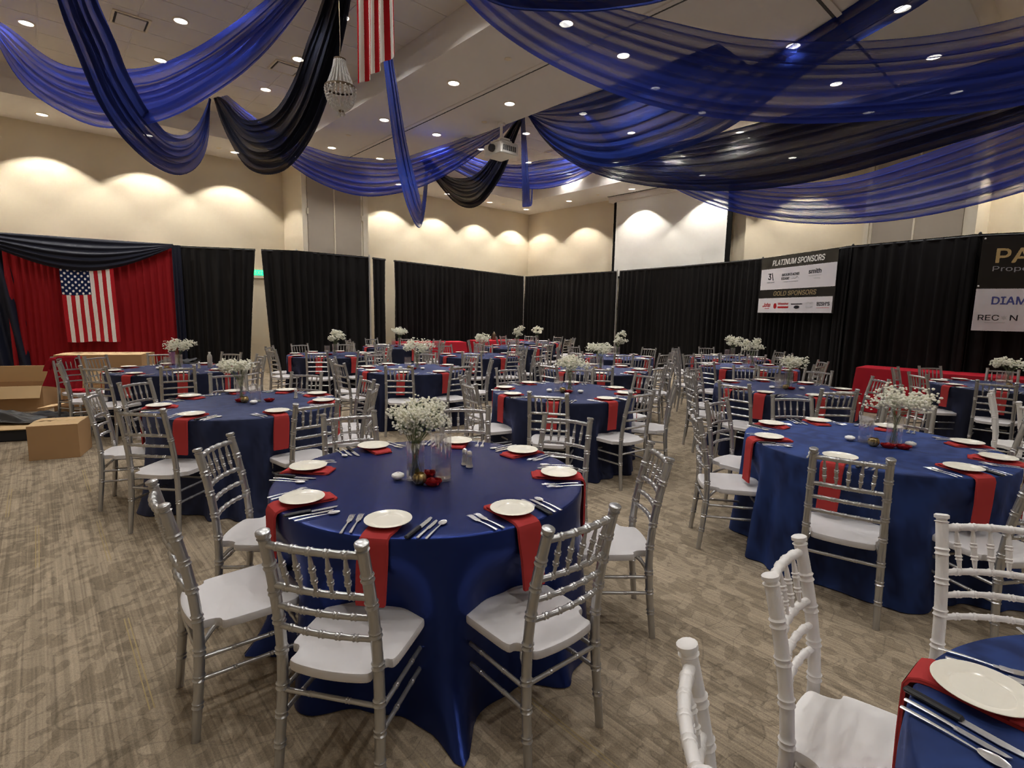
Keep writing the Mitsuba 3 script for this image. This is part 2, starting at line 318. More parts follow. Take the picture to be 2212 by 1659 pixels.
# ---------------------------------------------------------------- projection screen and projector
k = thing('projection_screen', 'white pull-down projection screen with black border on right wall', 'projection screen')
put(f'{k}__fabric', sbox(.24, .25, 4.36, 8.10, 2.83, 5.2), 'screen_bsdf', False)
for b in ((.235, .256, 4.27, 4.36, 2.76, 5.2), (.235, .256, 8.10, 8.24, 2.76, 5.2), (.232, .258, 4.27, 8.24, 2.76, 2.83)): put(child(k, 'border'), sbox(*b), 'screen_border_bsdf', False)
put(f'{k}__housing', cat(sbox(.12, .36, 4.12, 8.36, 5.17, LOW - .004), sbox(.36, .375, 4.12, 8.36, 5.29, LOW - .004)), 'ceiling_bsdf', False)
cpart('slot', 'grille_bsdf', (.40, .45, 4.12, 8.36, LOW - .008, LOW + .002))
k = thing('projector', 'white projector hung from the beam on a pole', 'projector')
PX = np.array([-.30, 11.15]); ang = math.degrees(math.atan2(E2[1], E2[0])) + 90
def pp(name, mesh, b, smooth=30):
    key = child(k, name); put(key, mesh, b, smooth); scene[key]['to_world'] = place(PX[0], PX[1], 0, ang - 90)
pp('pole', cat(sweep([(0, 0, 5.02), (0, 0, 5.34)], .028, 14), sweep([(0, 0, 5.31), (0, 0, 5.339)], .075, 16)), 'wax_bsdf')
pp('bracket', cat(rbox(-.16, .16, -.10, .10, 4.99, 5.03, .006), rbox(-.15, -.12, -.16, .16, 4.93, 5.0, .005), rbox(.12, .15, -.16, .16, 4.93, 5.0, .005), sweep([(-.13, -.15, 4.97), (.13, -.15, 4.97)], .018, 10), sweep([(-.13, .15, 4.97), (.13, .15, 4.97)], .018, 10)), 'projector_bsdf')
pp('body', rbox(-.27, .27, -.23, .23, 4.70, 4.93, .018), 'projector_bsdf')
pp('lens', sweep([(.02, -.23, 4.82), (.02, -.245, 4.82), (.02, -.30, 4.82)], [.07, .075, .068], 20), 'black_plastic_bsdf')
pp('panel', cat(*[rbox(.275 - .004, .276, -.18 + .05 * i, -.145 + .05 * i, 4.76, 4.86, .0015) for i in range(7)]), 'grille_bsdf')
pp('panel', cat(*[rbox(-.276, -.272, -.18 + .05 * i, -.145 + .05 * i, 4.76, 4.86, .0015) for i in range(7)]), 'grille_bsdf')
pp('label_plate', rbox(-.2, -.1, .229, .232, 4.74, 4.79, .001), 'ink_dim_gold_bsdf')

# ---------------------------------------------------------------- pipe and drape round the room
def along(pts, n):
    pts = np.asarray(pts, float); d = np.r_[0, np.cumsum(np.linalg.norm(np.diff(pts, axis=0), axis=1))]
    u = np.linspace(0, d[-1], n); P = np.stack([np.interp(u, d, pts[:, k]) for k in range(2)], 1)
    if len(pts) > 2:
        for _ in range(6): P[1:-1] = (P[:-2] + 2 * P[1:-1] + P[2:]) / 4
    t = np.gradient(P, axis=0); t /= np.linalg.norm(t, axis=1, keepdims=True)
    return P, np.stack([t[:, 1], -t[:, 0]], 1), u
def curtain(pts, z1=2.97, amp=.055, wave=.21, lean=(0, 0), seed=1, off=0., z0=.02):
    r = np.random.default_rng(seed)
    L = np.linalg.norm(np.diff(np.asarray(pts, float), axis=0), axis=1).sum(); n = max(24, int(L / .022))
    P, N, u = along(pts, n)
    ph = np.cumsum(.6 + .8 * meshkit.noise(np.stack([u * 2.2, u * 0 + seed, u * 0], 1), seed)) * (u[1] - u[0]) * 2 * PI / wave
    a = .55 + .9 * meshkit.noise(np.stack([u * 1.6, u * 0, u * 0 + seed], 1), seed + 3)
    tan = np.stack([-N[:, 1], N[:, 0]], 1)
    zs = np.array([z0, .35, .8, 1.3, 1.8, 2.3, z1 - .35, z1 - .12, z1 - .07, z1])
    rows = []
    for z in zs:
        h = (z1 - z) / z1
        k = (.28 + .72 * min(1, h * 2.2)) * (1 if z < z1 - .05 else .55)
        w = amp * a * k * (np.sin(ph + .5 * np.sin(u * .9 + h * 1.2)) + .32 * np.sin(2.1 * ph + 1.7 + h))
        q = P + N * (off + w)[:, None]
        sh = h * (lean[0] * (1 - u / L) ** 3 + lean[1] * (u / L) ** 3)
        q = q + (P[-1] - P[0]) / np.linalg.norm(P[-1] - P[0]) * sh[:, None]
        rows.append(np.column_stack([q, np.full(n, z)]))
    return grid(np.stack(rows, 1))
def drape(name, bsdf, pts, label, group=None, rod=True, **kw):
    k = thing(name, label, 'curtain', group)
    put(f'{k}__cloth', curtain(pts, **kw), bsdf, True)
    if rod:
        P, _, _ = along(pts, 12); put(f'{k}__rod', sweep(np.column_stack([P, np.full(len(P), 2.94)]), .016, 8), 'black_plastic_bsdf')
    return k
LA, L0, L1, L2, L2b, L3, L4, L4b, L4c, L5, LC = (-12.6, 9.3), (-10.175, 10.72), (-7.71, 12.19), (-6.04, 12.61), (-5.92, 12.64), (-5.16, 12.80), (-3.76, 14.0), (-3.45, 14.47), (-3.28, 14.72), (-1.63, 17.2), (.385, 20.37)
R1, R2, R3, R4, R5, R6 = (3.28, 17.06), (4.72, 14.85), (5.86, 12.73), (6.40, 10.25), (7.40, 8.65), (8.06, 8.30)
drape('navy_curtain', 'navy_drape_bsdf', [LA, L0], 'navy curtain at the left edge beside the red one', lean=(0, .42), seed=2, amp=.05)
drape('red_curtain', 'red_drape_bsdf', [L0, L1], 'crushed red velvet curtain behind the wall flag', seed=3, amp=.028, wave=.13)
drape('navy_curtain', 'navy_drape_bsdf', [(L1[0] + .02, L1[1] - .06), (L1[0] + .20, L1[1] - .03)], 'narrow navy curtain strip right of the red curtain', rod=False, seed=4, amp=.02, wave=.09)
drape('black_curtain', 'black_drape_bsdf', [(L1[0] + .06, L1[1] + .03), L2], 'black curtain between red curtain and lit gap', seed=5, lean=(0, -.24))
drape('black_curtain', 'black_drape_bsdf', [L2b, L3, L4], 'black curtain right of the lit gap, before the partition doors', seed=6, lean=(.16, 0))
drape('black_curtain', 'black_drape_bsdf', [(L4[0] + .06, L4[1] + .08), L4b], 'narrow black curtain between metal pole and thin gap', seed=7)
drape('black_curtain', 'black_drape_bsdf', [L4c, L5, LC], 'long black curtain from thin gap to the room corner', seed=8)
drape('black_curtain', 'black_drape_bsdf', [(LC[0] + .06, LC[1] - .03), R1], 'black curtain from room corner to below the projection screen', seed=9)
drape('black_curtain', 'black_drape_bsdf', [(R1[0] + .06, R1[1] - .09), R2, R3, R4], 'long black curtain carrying the platinum sponsors banner', seed=10)
drape('black_curtain', 'black_drape_bsdf', [(R4[0] - .06, R4[1] + .12), R5], 'black curtain between the two sponsor banners', seed=11, amp=.06)
drape('black_curtain', 'black_drape_bsdf', [(R5[0] - .08, R5[1] + .07), R6, (9.8, 7.4)], 'black curtain behind the right edge banner', seed=12)
for (x, y), lab in ((L4, 'metal drape pole left of the thin curtain gap'), (LC, 'metal drape pole in the room corner'), (R1, 'metal drape pole below the projection screen'), (L3, 'drape pole tip before the partition doors'), (L5, 'drape pole tip on the long left black curtain'), (R3, 'drape pole tip beside the platinum banner'), (R4, 'drape pole at the right end of the platinum banner curtain'), (R5, 'drape pole at the left edge of the right banner'), (L1, 'drape pole at the right end of the red curtain')):
    k = thing('drape_pole', lab, 'pole'); vis = (x, y) in (L4, LC, R1)
    d = -np.array([x, y]) / math.hypot(x, y) * (.05 if vis else .0)
    if (x, y) in (L3, L5, R3, R4, R5, L1): d = -np.array([x, y]) / math.hypot(x, y) * -.12
    put(f'{k}__tube', sweep([(x + d[0], y + d[1], .012), (x + d[0], y + d[1], 2.99), (x + d[0], y + d[1], 3.012)], [.023, .023, .012], 12), 'aluminium_bsdf' if vis or (x, y) in (L3, L5) else 'black_plastic_bsdf')
    put(f'{k}__base', rbox(x + d[0] - .2, x + d[0] + .2, y + d[1] - .2, y + d[1] + .2, 0, .012, .003), 'aluminium_bsdf')
# navy valance over the red curtain
def seg_frame(a, b, off):
    a, b = np.array(a, float), np.array(b, float); d = (b - a) / np.linalg.norm(b - a); n = np.array([d[1], -d[0]])
    if n @ a > 0: n = -n
    return a + n * off, d, n
fa, fd, fn = seg_frame(L0, L1, .10)
u = np.linspace(-.75, 2.87, 61); low = CubicSpline([-.75, 0, .67, 1.41, 2.23, 2.87], [2.9, 2.648, 2.385, 2.313, 2.566, 2.91])(u)
rows = []
for j, v in enumerate(np.linspace(0, 1, 41)):
    z = 2.985 - (2.985 - low) * v ** .9; bell = np.sin(PI * (u + .75) / 3.62)
    o = .03 + bell * (.06 * math.sin(PI * v) + .11 * min(1, v * 2) + .028 * np.sin(v * 30 + .4 * np.sin(u * 2)))
    rows.append(np.column_stack([fa[0] + fd[0] * u + fn[0] * o, fa[1] + fd[1] * u + fn[1] * o, z]))
k = tag(numbered('swag_valance'), 'navy swagged valance across the top of the red curtain', 'valance')
put(k, grid(np.stack(rows, 1)), 'navy_drape_bsdf', True)
# flag on the red curtain
n, m = 40, 48; uu, vv = np.meshgrid(np.linspace(0, 1, n), np.linspace(0, 1, m), indexing='ij')
U = .88 + .90 * uu + .03 * vv; Z = 2.46 - 1.63 * vv - .01 * np.sin(uu * 9); O = .09 + .012 * np.sin(uu * 14 + vv * 3) + .008 * np.sin(vv * 11 + uu * 4)
fm = grid(np.stack([fa[0] + fd[0] * U + fn[0] * O, fa[1] + fd[1] * U + fn[1] * O, Z], -1))
k = tag(numbered('flag'), 'american flag hung vertically on the red curtain', 'flag'); put(k, fm, 'wall_flag_bsdf', True, uv=np.stack([uu.ravel(), vv.ravel()], 1))
# flag hung from the ceiling
n, m = 72, 24; uu, vv = np.meshgrid(np.linspace(0, 1, n), np.linspace(0, 1, m), indexing='ij')
A, B = np.array([-1.69, 6.0]), np.array([-1.20, 5.55]); d = (B - A) / np.linalg.norm(B - A); nn = np.array([d[1], -d[0]])
O = (.022 * np.sin(uu * 19 + .3 * vv) + .012 * np.sin(uu * 7 + 2)) * (.7 + .5 * vv); X = .02 * np.sin(uu * 5 + vv * 2)
hx = A[0] + (B - A)[0] * uu + nn[0] * O + d[0] * X; hy = A[1] + (B - A)[1] * uu + nn[1] * O + d[1] * X
fm = grid(np.stack([hx, hy, 5.62 - (1.54 + .12 * (1 - uu)) * vv], -1))
k = thing('flag', 'striped american flag hanging from the ceiling amid the drapes', 'flag')
put(f'{k}__cloth', fm, 'hung_flag_bsdf', True, uv=np.stack([1.0 - .97 * uu.ravel(), .45 + .5 * vv.ravel()], 1))
put(f'{k}__rod', sweep([(A[0], A[1], 5.62), (B[0], B[1], 5.62)], .012, 8), 'aluminium_bsdf')
for q in (A, B): put(child(k, 'cord'), sweep([(q[0], q[1], 5.62), (q[0], q[1], 5.885)], .004, 5), 'aluminium_bsdf')

# ---------------------------------------------------------------- exit sign behind the gap
k = thing('exit_sign', 'green exit sign seen through the curtain gap', 'exit sign')
put(f'{k}__case', sbox(9.74, 10.1, 0, .05, 2.40, 2.63), 'trim_bsdf', False)
put(f'{k}__face', sbox(9.76, 10.08, .05, .055, 2.47, 2.61), 'exit_green_bsdf', False)
scene[f'{k}__face']['emitter'] = {'type': 'area', 'radiance': rgb(.0004, .022, .007), 'sampling_weight': .1}
ex = meshkit.text_mesh('EXIT', .085, .003, bold=True); w = ex.bounds[1][0]
ex.apply_transform(np.array([[-1, 0, 0, 10.03], [0, 0, 1, .056], [0, 1, 0, 2.497], [0, 0, 0, 1]])); ex = inroom(ex); ex.fix_normals()
put(f'{k}__lettering', ex, 'ink_white_bsdf', False)

# ---------------------------------------------------------------- sponsor banners
def on_plane(mesh, a, d, n, u, z):
    """Sets lettering (x right, y up, z out) on an upright plane."""
    M = np.eye(4); M[:3, 0] = [*d, 0]; M[:3, 1] = [0, 0, 1]; M[:3, 2] = [*n, 0]; M[:3, 3] = [a[0] + d[0] * u, a[1] + d[1] * u, z]
    mesh = mesh.copy(); mesh.apply_transform(M)
    if np.linalg.det(M[:3, :3]) < 0: mesh.invert()
    return mesh
def panel(k, name, fr, u0, u1, z0, z1, o, th, bsdf):
    m = box(u0, u1, z0, z1, o, o + th); put(child(k, name), on_plane(m, *fr, 0, 0), bsdf, False)
def write(k, text, fr, u0, u1, z, h, bsdf, o=.008, bold=True, name='lettering', slant=0.):
    m = meshkit.text_mesh(text, h, .003, bold); v = m.vertices.copy(); sc = (u1 - u0) / (v[:, 0].max() - v[:, 0].min())
    v[:, 0] = (v[:, 0] - v[:, 0].min()) * sc + u0 + slant * v[:, 1]; v[:, 2] += o; m.vertices = v
    put(child(k, name), on_plane(m, *fr, 0, z), bsdf, False)
def mark(k, fr, polys, z, bsdf, o=.008):
    from shapely.geometry import Polygon
    ms = []
    for p in polys:
        e = trimesh.creation.extrude_polygon(Polygon(p), .003, engine='earcut'); e.apply_translation((0, 0, o)); ms.append(e)
    put(child(k, 'logo'), on_plane(cat(*ms), *fr, 0, z), bsdf, False)
def bar(u0, u1, z0, z1): return [(u0, z0), (u1, z0), (u1, z1), (u0, z1)]
def oval(u, z, a, b, n=20): return [(u + a * math.cos(i * 2 * PI / n), z + b * math.sin(i * 2 * PI / n)) for i in range(n)]
fr = seg_frame((5.88, 12.73), (6.39, 10.25), .17); k = thing('sponsor_banner', 'black and white banner reading platinum sponsors and gold sponsors', 'banner')
panel(k, 'backing', fr, .19, 2.41, 1.69, 2.94, 0, .006, 'vinyl_black_bsdf')
panel(k, 'white_panel', fr, .20, 2.40, 2.215, 2.675, .006, .002, 'vinyl_white_bsdf')
panel(k, 'white_panel', fr, .17, 2.37, 1.70, 2.024, .006, .002, 'vinyl_white_bsdf')
write(k, 'PLATINUM SPONSORS', fr, .56, 2.07, 2.74, .115, 'ink_white_bsdf', slant=.15)
write(k, 'GOLD SPONSORS', fr, .66, 1.93, 2.075, .095, 'ink_dim_gold_bsdf', slant=.15)
kk, k = k, f'{k}__white_panel'
write(k, '3\\', fr, .45, .63, 2.44, .13, 'ink_ink_bsdf', .009); mark(k, fr, [bar(.42, .66, 2.365, 2.385)], 0, 'ink_grey_bsdf', .009)
write(k, 'MOUNTAINS', fr, .90, 1.42, 2.495, .052, 'ink_ink_bsdf', .009); write(k, 'EDGE', fr, .89, 1.13, 2.415, .05, 'ink_ink_bsdf', .009)
mark(k, fr, [[(1.19, 2.42), (1.26, 2.44), (1.31, 2.425), (1.36, 2.47), (1.43, 2.415), (1.36, 2.455), (1.31, 2.415), (1.26, 2.43)], bar(.95, 1.40, 2.365, 2.374)], 0, 'ink_grey_bsdf', .009)
write(k, 'smith', fr, 1.68, 2.02, 2.50, .085, 'ink_ink_bsdf', .009); mark(k, fr, [bar(1.68, 2.02, 2.445, 2.462), bar(1.83, 2.0, 2.385, 2.41)], 0, 'ink_light_grey_bsdf', .009)
k = kk + '__white_panel_001'
write(k, 'John', fr, .33, .58, 1.83, .09, 'ink_red_bsdf', .009, slant=.3); mark(k, fr, [bar(.41, .56, 1.79, 1.80)], 0, 'ink_red_bsdf', .009)
mark(k, fr, [oval(.75, 1.85, .05, .06)], 0, 'ink_red_bsdf', .009); write(k, 'Wheeler', fr, .84, 1.17, 1.875, .045, 'ink_red_bsdf', .009); mark(k, fr, [bar(.84, 1.17, 1.80, 1.84)], 0, 'ink_red_bsdf', .009)
mark(k, fr, [bar(1.25, 1.58, 1.875, 1.895), oval(1.42, 1.82, .08, .035)], 0, 'ink_ink_bsdf', .009)
write(k, 'ZIONS', fr, 1.68, 1.88, 1.875, .045, 'ink_light_grey_bsdf', .009, False); write(k, 'BANK', fr, 1.68, 1.88, 1.80, .045, 'ink_light_grey_bsdf', .009, False)
write(k, "BISH'S", fr, 1.98, 2.31, 1.845, .07, 'ink_ink_bsdf', .009); mark(k, fr, [bar(1.98, 2.31, 1.80, 1.806)], 0, 'ink_red_bsdf', .009)
fr = seg_frame((7.40, 8.65), (8.06, 8.30), .17); k = thing('sponsor_banner', 'banner at the right edge with gold letters over a white panel', 'banner')
panel(k, 'backing', fr, .0, 2.3, 2.05, 2.90, 0, .006, 'vinyl_black_bsdf')
panel(k, 'white_panel', fr, .0, 2.3, 1.445, 2.10, .006, .002, 'vinyl_white_bsdf')
write(k, 'PA', fr, .185, .60, 2.50, .21, 'ink_gold_bsdf'); write(k, 'Properties', fr, .165, .92, 2.37, .075, 'ink_grey_bsdf', bold=False)
kk, k = k, f'{k}__white_panel'
write(k, 'DIAMOND', fr, .205, .97, 1.86, .115, 'ink_blue_bsdf', .009); write(k, 'REC', fr, .065, .32, 1.61, .085, 'ink_ink_bsdf', .009, False)
mark(k, fr, [[(.38 + .042 * math.cos(a) * q, 1.652 + .042 * math.sin(a) * q) for a, q in ((i * PI / 6, 1 if i % 2 else .45) for i in range(12))]], 0, 'ink_light_grey_bsdf', .009)
write(k, 'N', fr, .45, .54, 1.61, .085, 'ink_ink_bsdf', .009, False); mark(k, fr, [bar(.15, .40, 1.575, 1.583)], 0, 'ink_light_grey_bsdf', .009)
k = kk
for uu_, zz_ in ((.03, 2.87), (.02, 2.14)): put(child(k, 'clip'), on_plane(ico(.014, 1), *fr, 0, 0), 'ink_white_bsdf'); scene[list(scene)[-1]]['to_world'] = T().translate([float(fr[1][0] * uu_ + fr[2][0] * .012), float(fr[1][1] * uu_ + fr[2][1] * .012), zz_])

# ---------------------------------------------------------------- ceiling drapes
SWAG_EDGES = {
 'royal_left': ([(-7.80,8.45,5.59),(-7.43,8.28,5.04),(-7.02,8.15,4.63),(-6.52,8.08,4.33),(-5.99,8.04,4.14),(-5.43,8.00,4.15),(-4.88,7.95,4.27),(-4.34,7.87,4.50),(-3.84,7.76,4.74),(-3.39,7.62,5.00),(-2.98,7.45,5.28),(-2.61,7.25,5.54),(-2.26,7.05,5.78)],
   [(-7.79,8.46,5.79),(-7.39,8.40,5.55),(-7.01,8.32,5.27),(-6.60,8.25,5.07),(-6.15,8.19,5.01),(-5.68,8.13,4.99),(-5.21,8.03,5.00),(-4.74,7.92,5.10),(-4.29,7.77,5.21),(-3.86,7.59,5.32),(-3.44,7.39,5.42),(-3.04,7.16,5.51),(-2.66,6.90,5.59)]),
 'navy_left': ([(-3.43,4.17,4.04),(-3.73,4.60,4.08),(-4.02,5.03,4.10),(-4.30,5.48,4.08),(-4.57,5.94,4.02),(-4.83,6.42,3.93),(-5.05,6.93,3.82),(-5.22,7.49,3.72),(-5.33,8.10,3.64),(-5.34,8.76,3.68),(-5.36,9.42,4.10),(-5.53,9.99,4.77),(-5.75,10.53,5.47)],
   [(-3.23,4.33,4.14),(-3.56,4.80,4.26),(-3.89,5.29,4.36),(-4.18,5.79,4.44),(-4.46,6.29,4.48),(-4.74,6.78,4.49),(-4.99,7.28,4.48),(-5.22,7.78,4.44),(-5.41,8.30,4.39),(-5.54,8.85,4.35),(-5.57,9.44,4.52),(-5.64,10.00,4.96),(-5.77,10.52,5.49)]),
 'black_left': ([(-5.71,10.56,5.50),(-5.40,10.23,4.93),(-5.05,9.93,4.41),(-4.63,9.66,3.99),(-4.07,9.45,3.90),(-3.60,9.20,4.11),(-3.23,8.91,4.40),(-2.94,8.59,4.67),(-2.69,8.26,4.92),(-2.48,7.93,5.14),(-2.29,7.60,5.33),(-2.12,7.26,5.49),(-1.98,6.92,5.61)],
   [(-5.65,10.59,5.55),(-5.28,10.36,5.28),(-4.93,10.13,4.99),(-4.50,9.91,4.94),(-4.12,9.67,5.03),(-3.81,9.38,5.17),(-3.54,9.06,5.30),(-3.30,8.72,5.41),(-3.07,8.36,5.50),(-2.84,8.00,5.55),(-2.62,7.62,5.58),(-2.41,7.24,5.59),(-2.20,6.85,5.56)]),
 'royal_center': ([(-5.76,10.75,5.58),(-5.45,10.86,5.20),(-5.10,10.98,4.87),(-4.68,11.12,4.57),(-4.24,11.25,4.28),(-3.74,11.40,4.07),(-3.17,11.55,3.98),(-2.56,11.69,4.07),(-1.96,11.80,4.27),(-1.39,11.88,4.58),(-0.85,11.94,4.95),(-0.35,11.98,5.36),(0.12,12.00,5.79)],
   [(-5.60,10.84,5.67),(-5.30,11.00,5.43),(-4.97,11.17,5.20),(-4.59,11.34,5.02),(-4.15,11.52,4.90),(-3.67,11.67,4.81),(-3.16,11.81,4.81),(-2.62,11.92,4.83),(-2.08,12.00,5.00),(-1.54,12.04,5.19),(-1.00,12.05,5.38),(-0.47,12.04,5.58),(0.04,12.00,5.81)]),
 'black_center': ([(-2.50,14.28,5.47),(-2.21,14.09,5.14),(-1.95,13.89,4.81),(-1.68,13.68,4.47),(-1.38,13.49,4.19),(-1.01,13.30,4.13),(-0.71,13.11,4.31),(-0.49,12.91,4.56),(-0.31,12.72,4.81),(-0.18,12.54,5.07),(-0.07,12.35,5.33),(0.05,12.18,5.58),(0.16,12.00,5.81)],
   [(-2.27,14.32,5.54),(-2.05,14.18,5.32),(-1.84,14.03,5.08),(-1.59,13.87,4.95),(-1.30,13.71,4.90),(-1.03,13.54,4.93),(-0.82,13.35,5.04),(-0.64,13.15,5.18),(-0.49,12.93,5.33),(-0.35,12.71,5.46),(-0.21,12.48,5.58),(-0.08,12.24,5.69),(0.06,12.00,5.79)]),
 'strip_front': ([(-1.70,6.79,5.58),(-1.79,7.41,5.39),(-1.91,8.03,5.23),(-2.01,8.64,5.04),(-2.10,9.26,4.82),(-2.18,9.89,4.54),(-2.23,10.52,4.20),(-2.25,11.15,3.88),(-2.22,11.79,3.58),(-2.15,12.44,3.50),(-2.14,13.08,4.12),(-2.19,13.70,4.71),(-2.24,14.33,5.49)],
   [(-1.55,6.83,5.61),(-1.65,7.44,5.41),(-1.78,8.06,5.24),(-1.85,8.68,5.06),(-1.91,9.31,4.84),(-1.95,9.93,4.55),(-1.96,10.57,4.25),(-1.98,11.20,4.03),(-2.04,11.83,3.95),(-2.12,12.45,4.03),(-2.20,13.07,4.34),(-2.27,13.69,4.80),(-2.35,14.31,5.48)]),
 'strip_back': ([(0.08,11.90,5.80),(0.09,12.24,5.62),(0.11,12.58,5.40),(0.12,12.92,5.14),(0.14,13.27,4.89),(0.16,13.61,4.66),(0.17,13.95,4.43),(0.19,14.29,4.34),(0.29,14.63,4.41),(0.39,14.97,4.52),(0.44,15.31,4.90),(0.47,15.65,5.37),(0.49,15.99,5.99)],
   [(0.18,11.90,5.80),(0.20,12.24,5.62),(0.24,12.58,5.40),(0.28,12.92,5.14),(0.31,13.26,4.89),(0.35,13.60,4.66),(0.38,13.94,4.44),(0.42,14.29,4.37),(0.45,14.63,4.46),(0.48,14.97,4.63),(0.49,15.31,5.03),(0.51,15.65,5.47),(0.53,15.99,5.99)]),
 'royal_far': ([(-2.27,14.32,5.66),(-1.84,14.31,5.37),(-1.38,14.29,5.12),(-0.90,14.26,4.92),(-0.38,14.22,4.82),(0.15,14.17,4.77),(0.67,14.11,4.75),(1.18,14.04,4.83),(1.65,13.96,4.97),(2.08,13.88,5.20),(2.48,13.80,5.46),(2.86,13.72,5.72),(3.22,13.62,5.98)],
   [(-2.21,14.33,6.00),(-1.78,14.38,5.84),(-1.33,14.42,5.68),(-0.87,14.44,5.53),(-0.40,14.44,5.45),(0.09,14.41,5.43),(0.56,14.36,5.52),(1.04,14.29,5.57),(1.50,14.20,5.63),(1.93,14.08,5.75),(2.35,13.95,5.86),(2.74,13.80,5.99),(3.11,13.65,6.15)]),
 'blue_right': ([(0.21,11.80,5.77),(0.92,11.25,4.86),(1.81,10.63,4.41),(2.60,9.96,4.42),(3.21,9.27,4.52),(3.63,8.60,4.70),(3.92,7.96,4.89),(4.14,7.34,4.98),(4.31,6.75,5.00),(4.40,6.19,4.99),(4.40,5.68,5.00),(4.35,5.22,5.01),(4.24,4.79,5.01)],
   [(0.25,11.80,5.79),(0.93,11.37,5.82),(1.53,10.91,5.86),(2.06,10.41,5.89),(2.49,9.89,5.95),(2.82,9.35,6.02),(3.09,8.80,6.04),(3.30,8.23,6.01),(3.41,7.67,5.99),(3.47,7.11,5.93),(3.48,6.55,5.82),(3.42,6.00,5.70),(3.32,5.47,5.55)]),
 'black_right': ([(0.24,12.00,5.83),(1.30,11.45,4.62),(2.62,10.74,4.09),(3.75,9.91,3.84),(4.61,9.03,3.77),(5.22,8.18,3.82),(5.62,7.38,3.88),(5.87,6.64,3.90),(5.99,5.99,3.98),(5.97,5.46,4.14),(5.89,5.00,4.33),(5.75,4.59,4.50),(5.57,4.24,4.65)],
   [(0.29,12.00,5.85),(1.56,11.54,5.06),(2.82,10.92,4.91),(3.85,10.21,4.95),(4.66,9.44,5.00),(5.28,8.65,4.97),(5.71,7.88,4.91),(5.97,7.13,4.84),(6.09,6.44,4.76),(6.08,5.81,4.73),(5.96,5.25,4.76),(5.78,4.74,4.76),(5.54,4.28,4.73)]),
 'royal_right_low': ([(1.42,11.92,5.78),(2.47,11.34,4.65),(3.57,10.64,3.82),(4.57,9.83,3.34),(5.37,8.99,3.14),(5.95,8.18,3.11),(6.35,7.43,3.19),(6.59,6.77,3.31),(6.71,6.20,3.51),(6.73,5.73,3.80),(6.68,5.34,4.08),(6.59,5.00,4.37),(6.46,4.72,4.66)],
   [(1.51,11.90,5.83),(2.64,11.42,4.95),(3.75,10.81,4.35),(4.74,10.10,4.04),(5.52,9.35,3.94),(6.07,8.63,4.05),(6.45,7.94,4.18),(6.68,7.28,4.29),(6.80,6.67,4.39),(6.81,6.13,4.53),(6.74,5.63,4.64),(6.60,5.18,4.74),(6.42,4.77,4.83)]),
 'royal_right_high': ([(-0.82,6.35,5.29),(-0.19,6.34,4.68),(0.61,6.26,4.22),(1.44,6.07,3.86),(2.23,5.79,3.63),(2.91,5.45,3.49),(3.48,5.10,3.42),(3.94,4.76,3.37),(4.32,4.46,3.39),(4.60,4.21,3.54),(4.82,4.03,3.78),(5.00,3.90,4.06),(5.14,3.81,4.39)],
   [(0.30,6.39,5.38),(0.94,6.39,5.04),(1.64,6.30,4.82),(2.31,6.14,4.61),(2.92,5.91,4.45),(3.45,5.65,4.34),(3.89,5.36,4.26),(4.25,5.08,4.23),(4.53,4.80,4.23),(4.74,4.53,4.25),(4.90,4.29,4.30),(5.01,4.07,4.39),(5.09,3.89,4.50)]),
 'navy_top': ([(-0.96,5.42,5.10),(-0.78,5.37,4.83),(-0.57,5.32,4.62),(-0.31,5.28,4.44),(-0.02,5.23,4.33),(0.27,5.16,4.28),(0.56,5.09,4.24),(0.83,5.02,4.23),(1.10,4.94,4.23),(1.34,4.86,4.26),(1.56,4.77,4.32),(1.74,4.70,4.41),(1.90,4.62,4.53)],
   [(-0.96,5.42,5.29),(-0.74,5.44,5.13),(-0.51,5.46,5.00),(-0.24,5.46,4.88),(0.04,5.44,4.79),(0.33,5.40,4.74),(0.62,5.34,4.71),(0.89,5.25,4.69),(1.14,5.15,4.70),(1.36,5.03,4.71),(1.56,4.90,4.74),(1.73,4.77,4.77),(1.88,4.63,4.80)]),
}

def swag(name, bsdf, label, folds, depth, seed=0, n=96, m=64):
    lo, up = [np.array(p) for p in SWAG_EDGES[name]]
    x = np.linspace(0, 1, len(lo)); a = np.linspace(0, 1, n)
    L, U = CubicSpline(x, lo)(a), CubicSpline(x, up)(a)
    chord = lo[-1] - lo[0]; nrm = np.array([chord[1], -chord[0], 0]); nrm /= np.linalg.norm(nrm)
    b = np.linspace(0, 1, m); r = np.random.default_rng(seed + 5)
    env = np.sin(PI * np.clip(a, .02, .98)) ** .6
    P = L[:, None] * (1 - b)[None, :, None] + U[:, None] * b[None, :, None]
    ph = 2 * PI * folds * (b + .035 * np.sin(2 * PI * b * 1.7 + seed))[None] + .8 * np.sin(a * 3 + seed)[:, None] * b[None]
    amp = depth * (.5 + .8 * meshkit.noise(np.stack([b * 5, b * 0 + seed, b * 0], 1), seed))[None] * env[:, None]
    P = P + (amp * (np.sin(ph) + .35 * np.sin(2.3 * ph + seed)))[..., None] * nrm
    P[..., 2] += .35 * amp * np.cos(ph) * (np.sin(PI * b)[None])
    k = tag(numbered('ceiling_drape'), label, 'fabric drape')
    put(k, grid(P), bsdf, True, uv=np.stack(np.meshgrid(a, b, indexing='ij'), -1).reshape(-1, 2)); return k
swag('royal_left', 'sheer_royal_bsdf', 'royal blue sheer drape sweeping across the upper left corner', 6, .06, 1)
swag('navy_left', 'sheer_navy_bsdf', 'dark blue drape looping down in front of the left royal one', 5, .05, 2)
swag('black_left', 'sheer_black_bsdf', 'black drape looping down left of the chandelier', 6, .06, 3)
swag('royal_center', 'sheer_royal_bsdf', 'royal blue sheer drape dipping across the centre below the beam', 6, .05, 4)
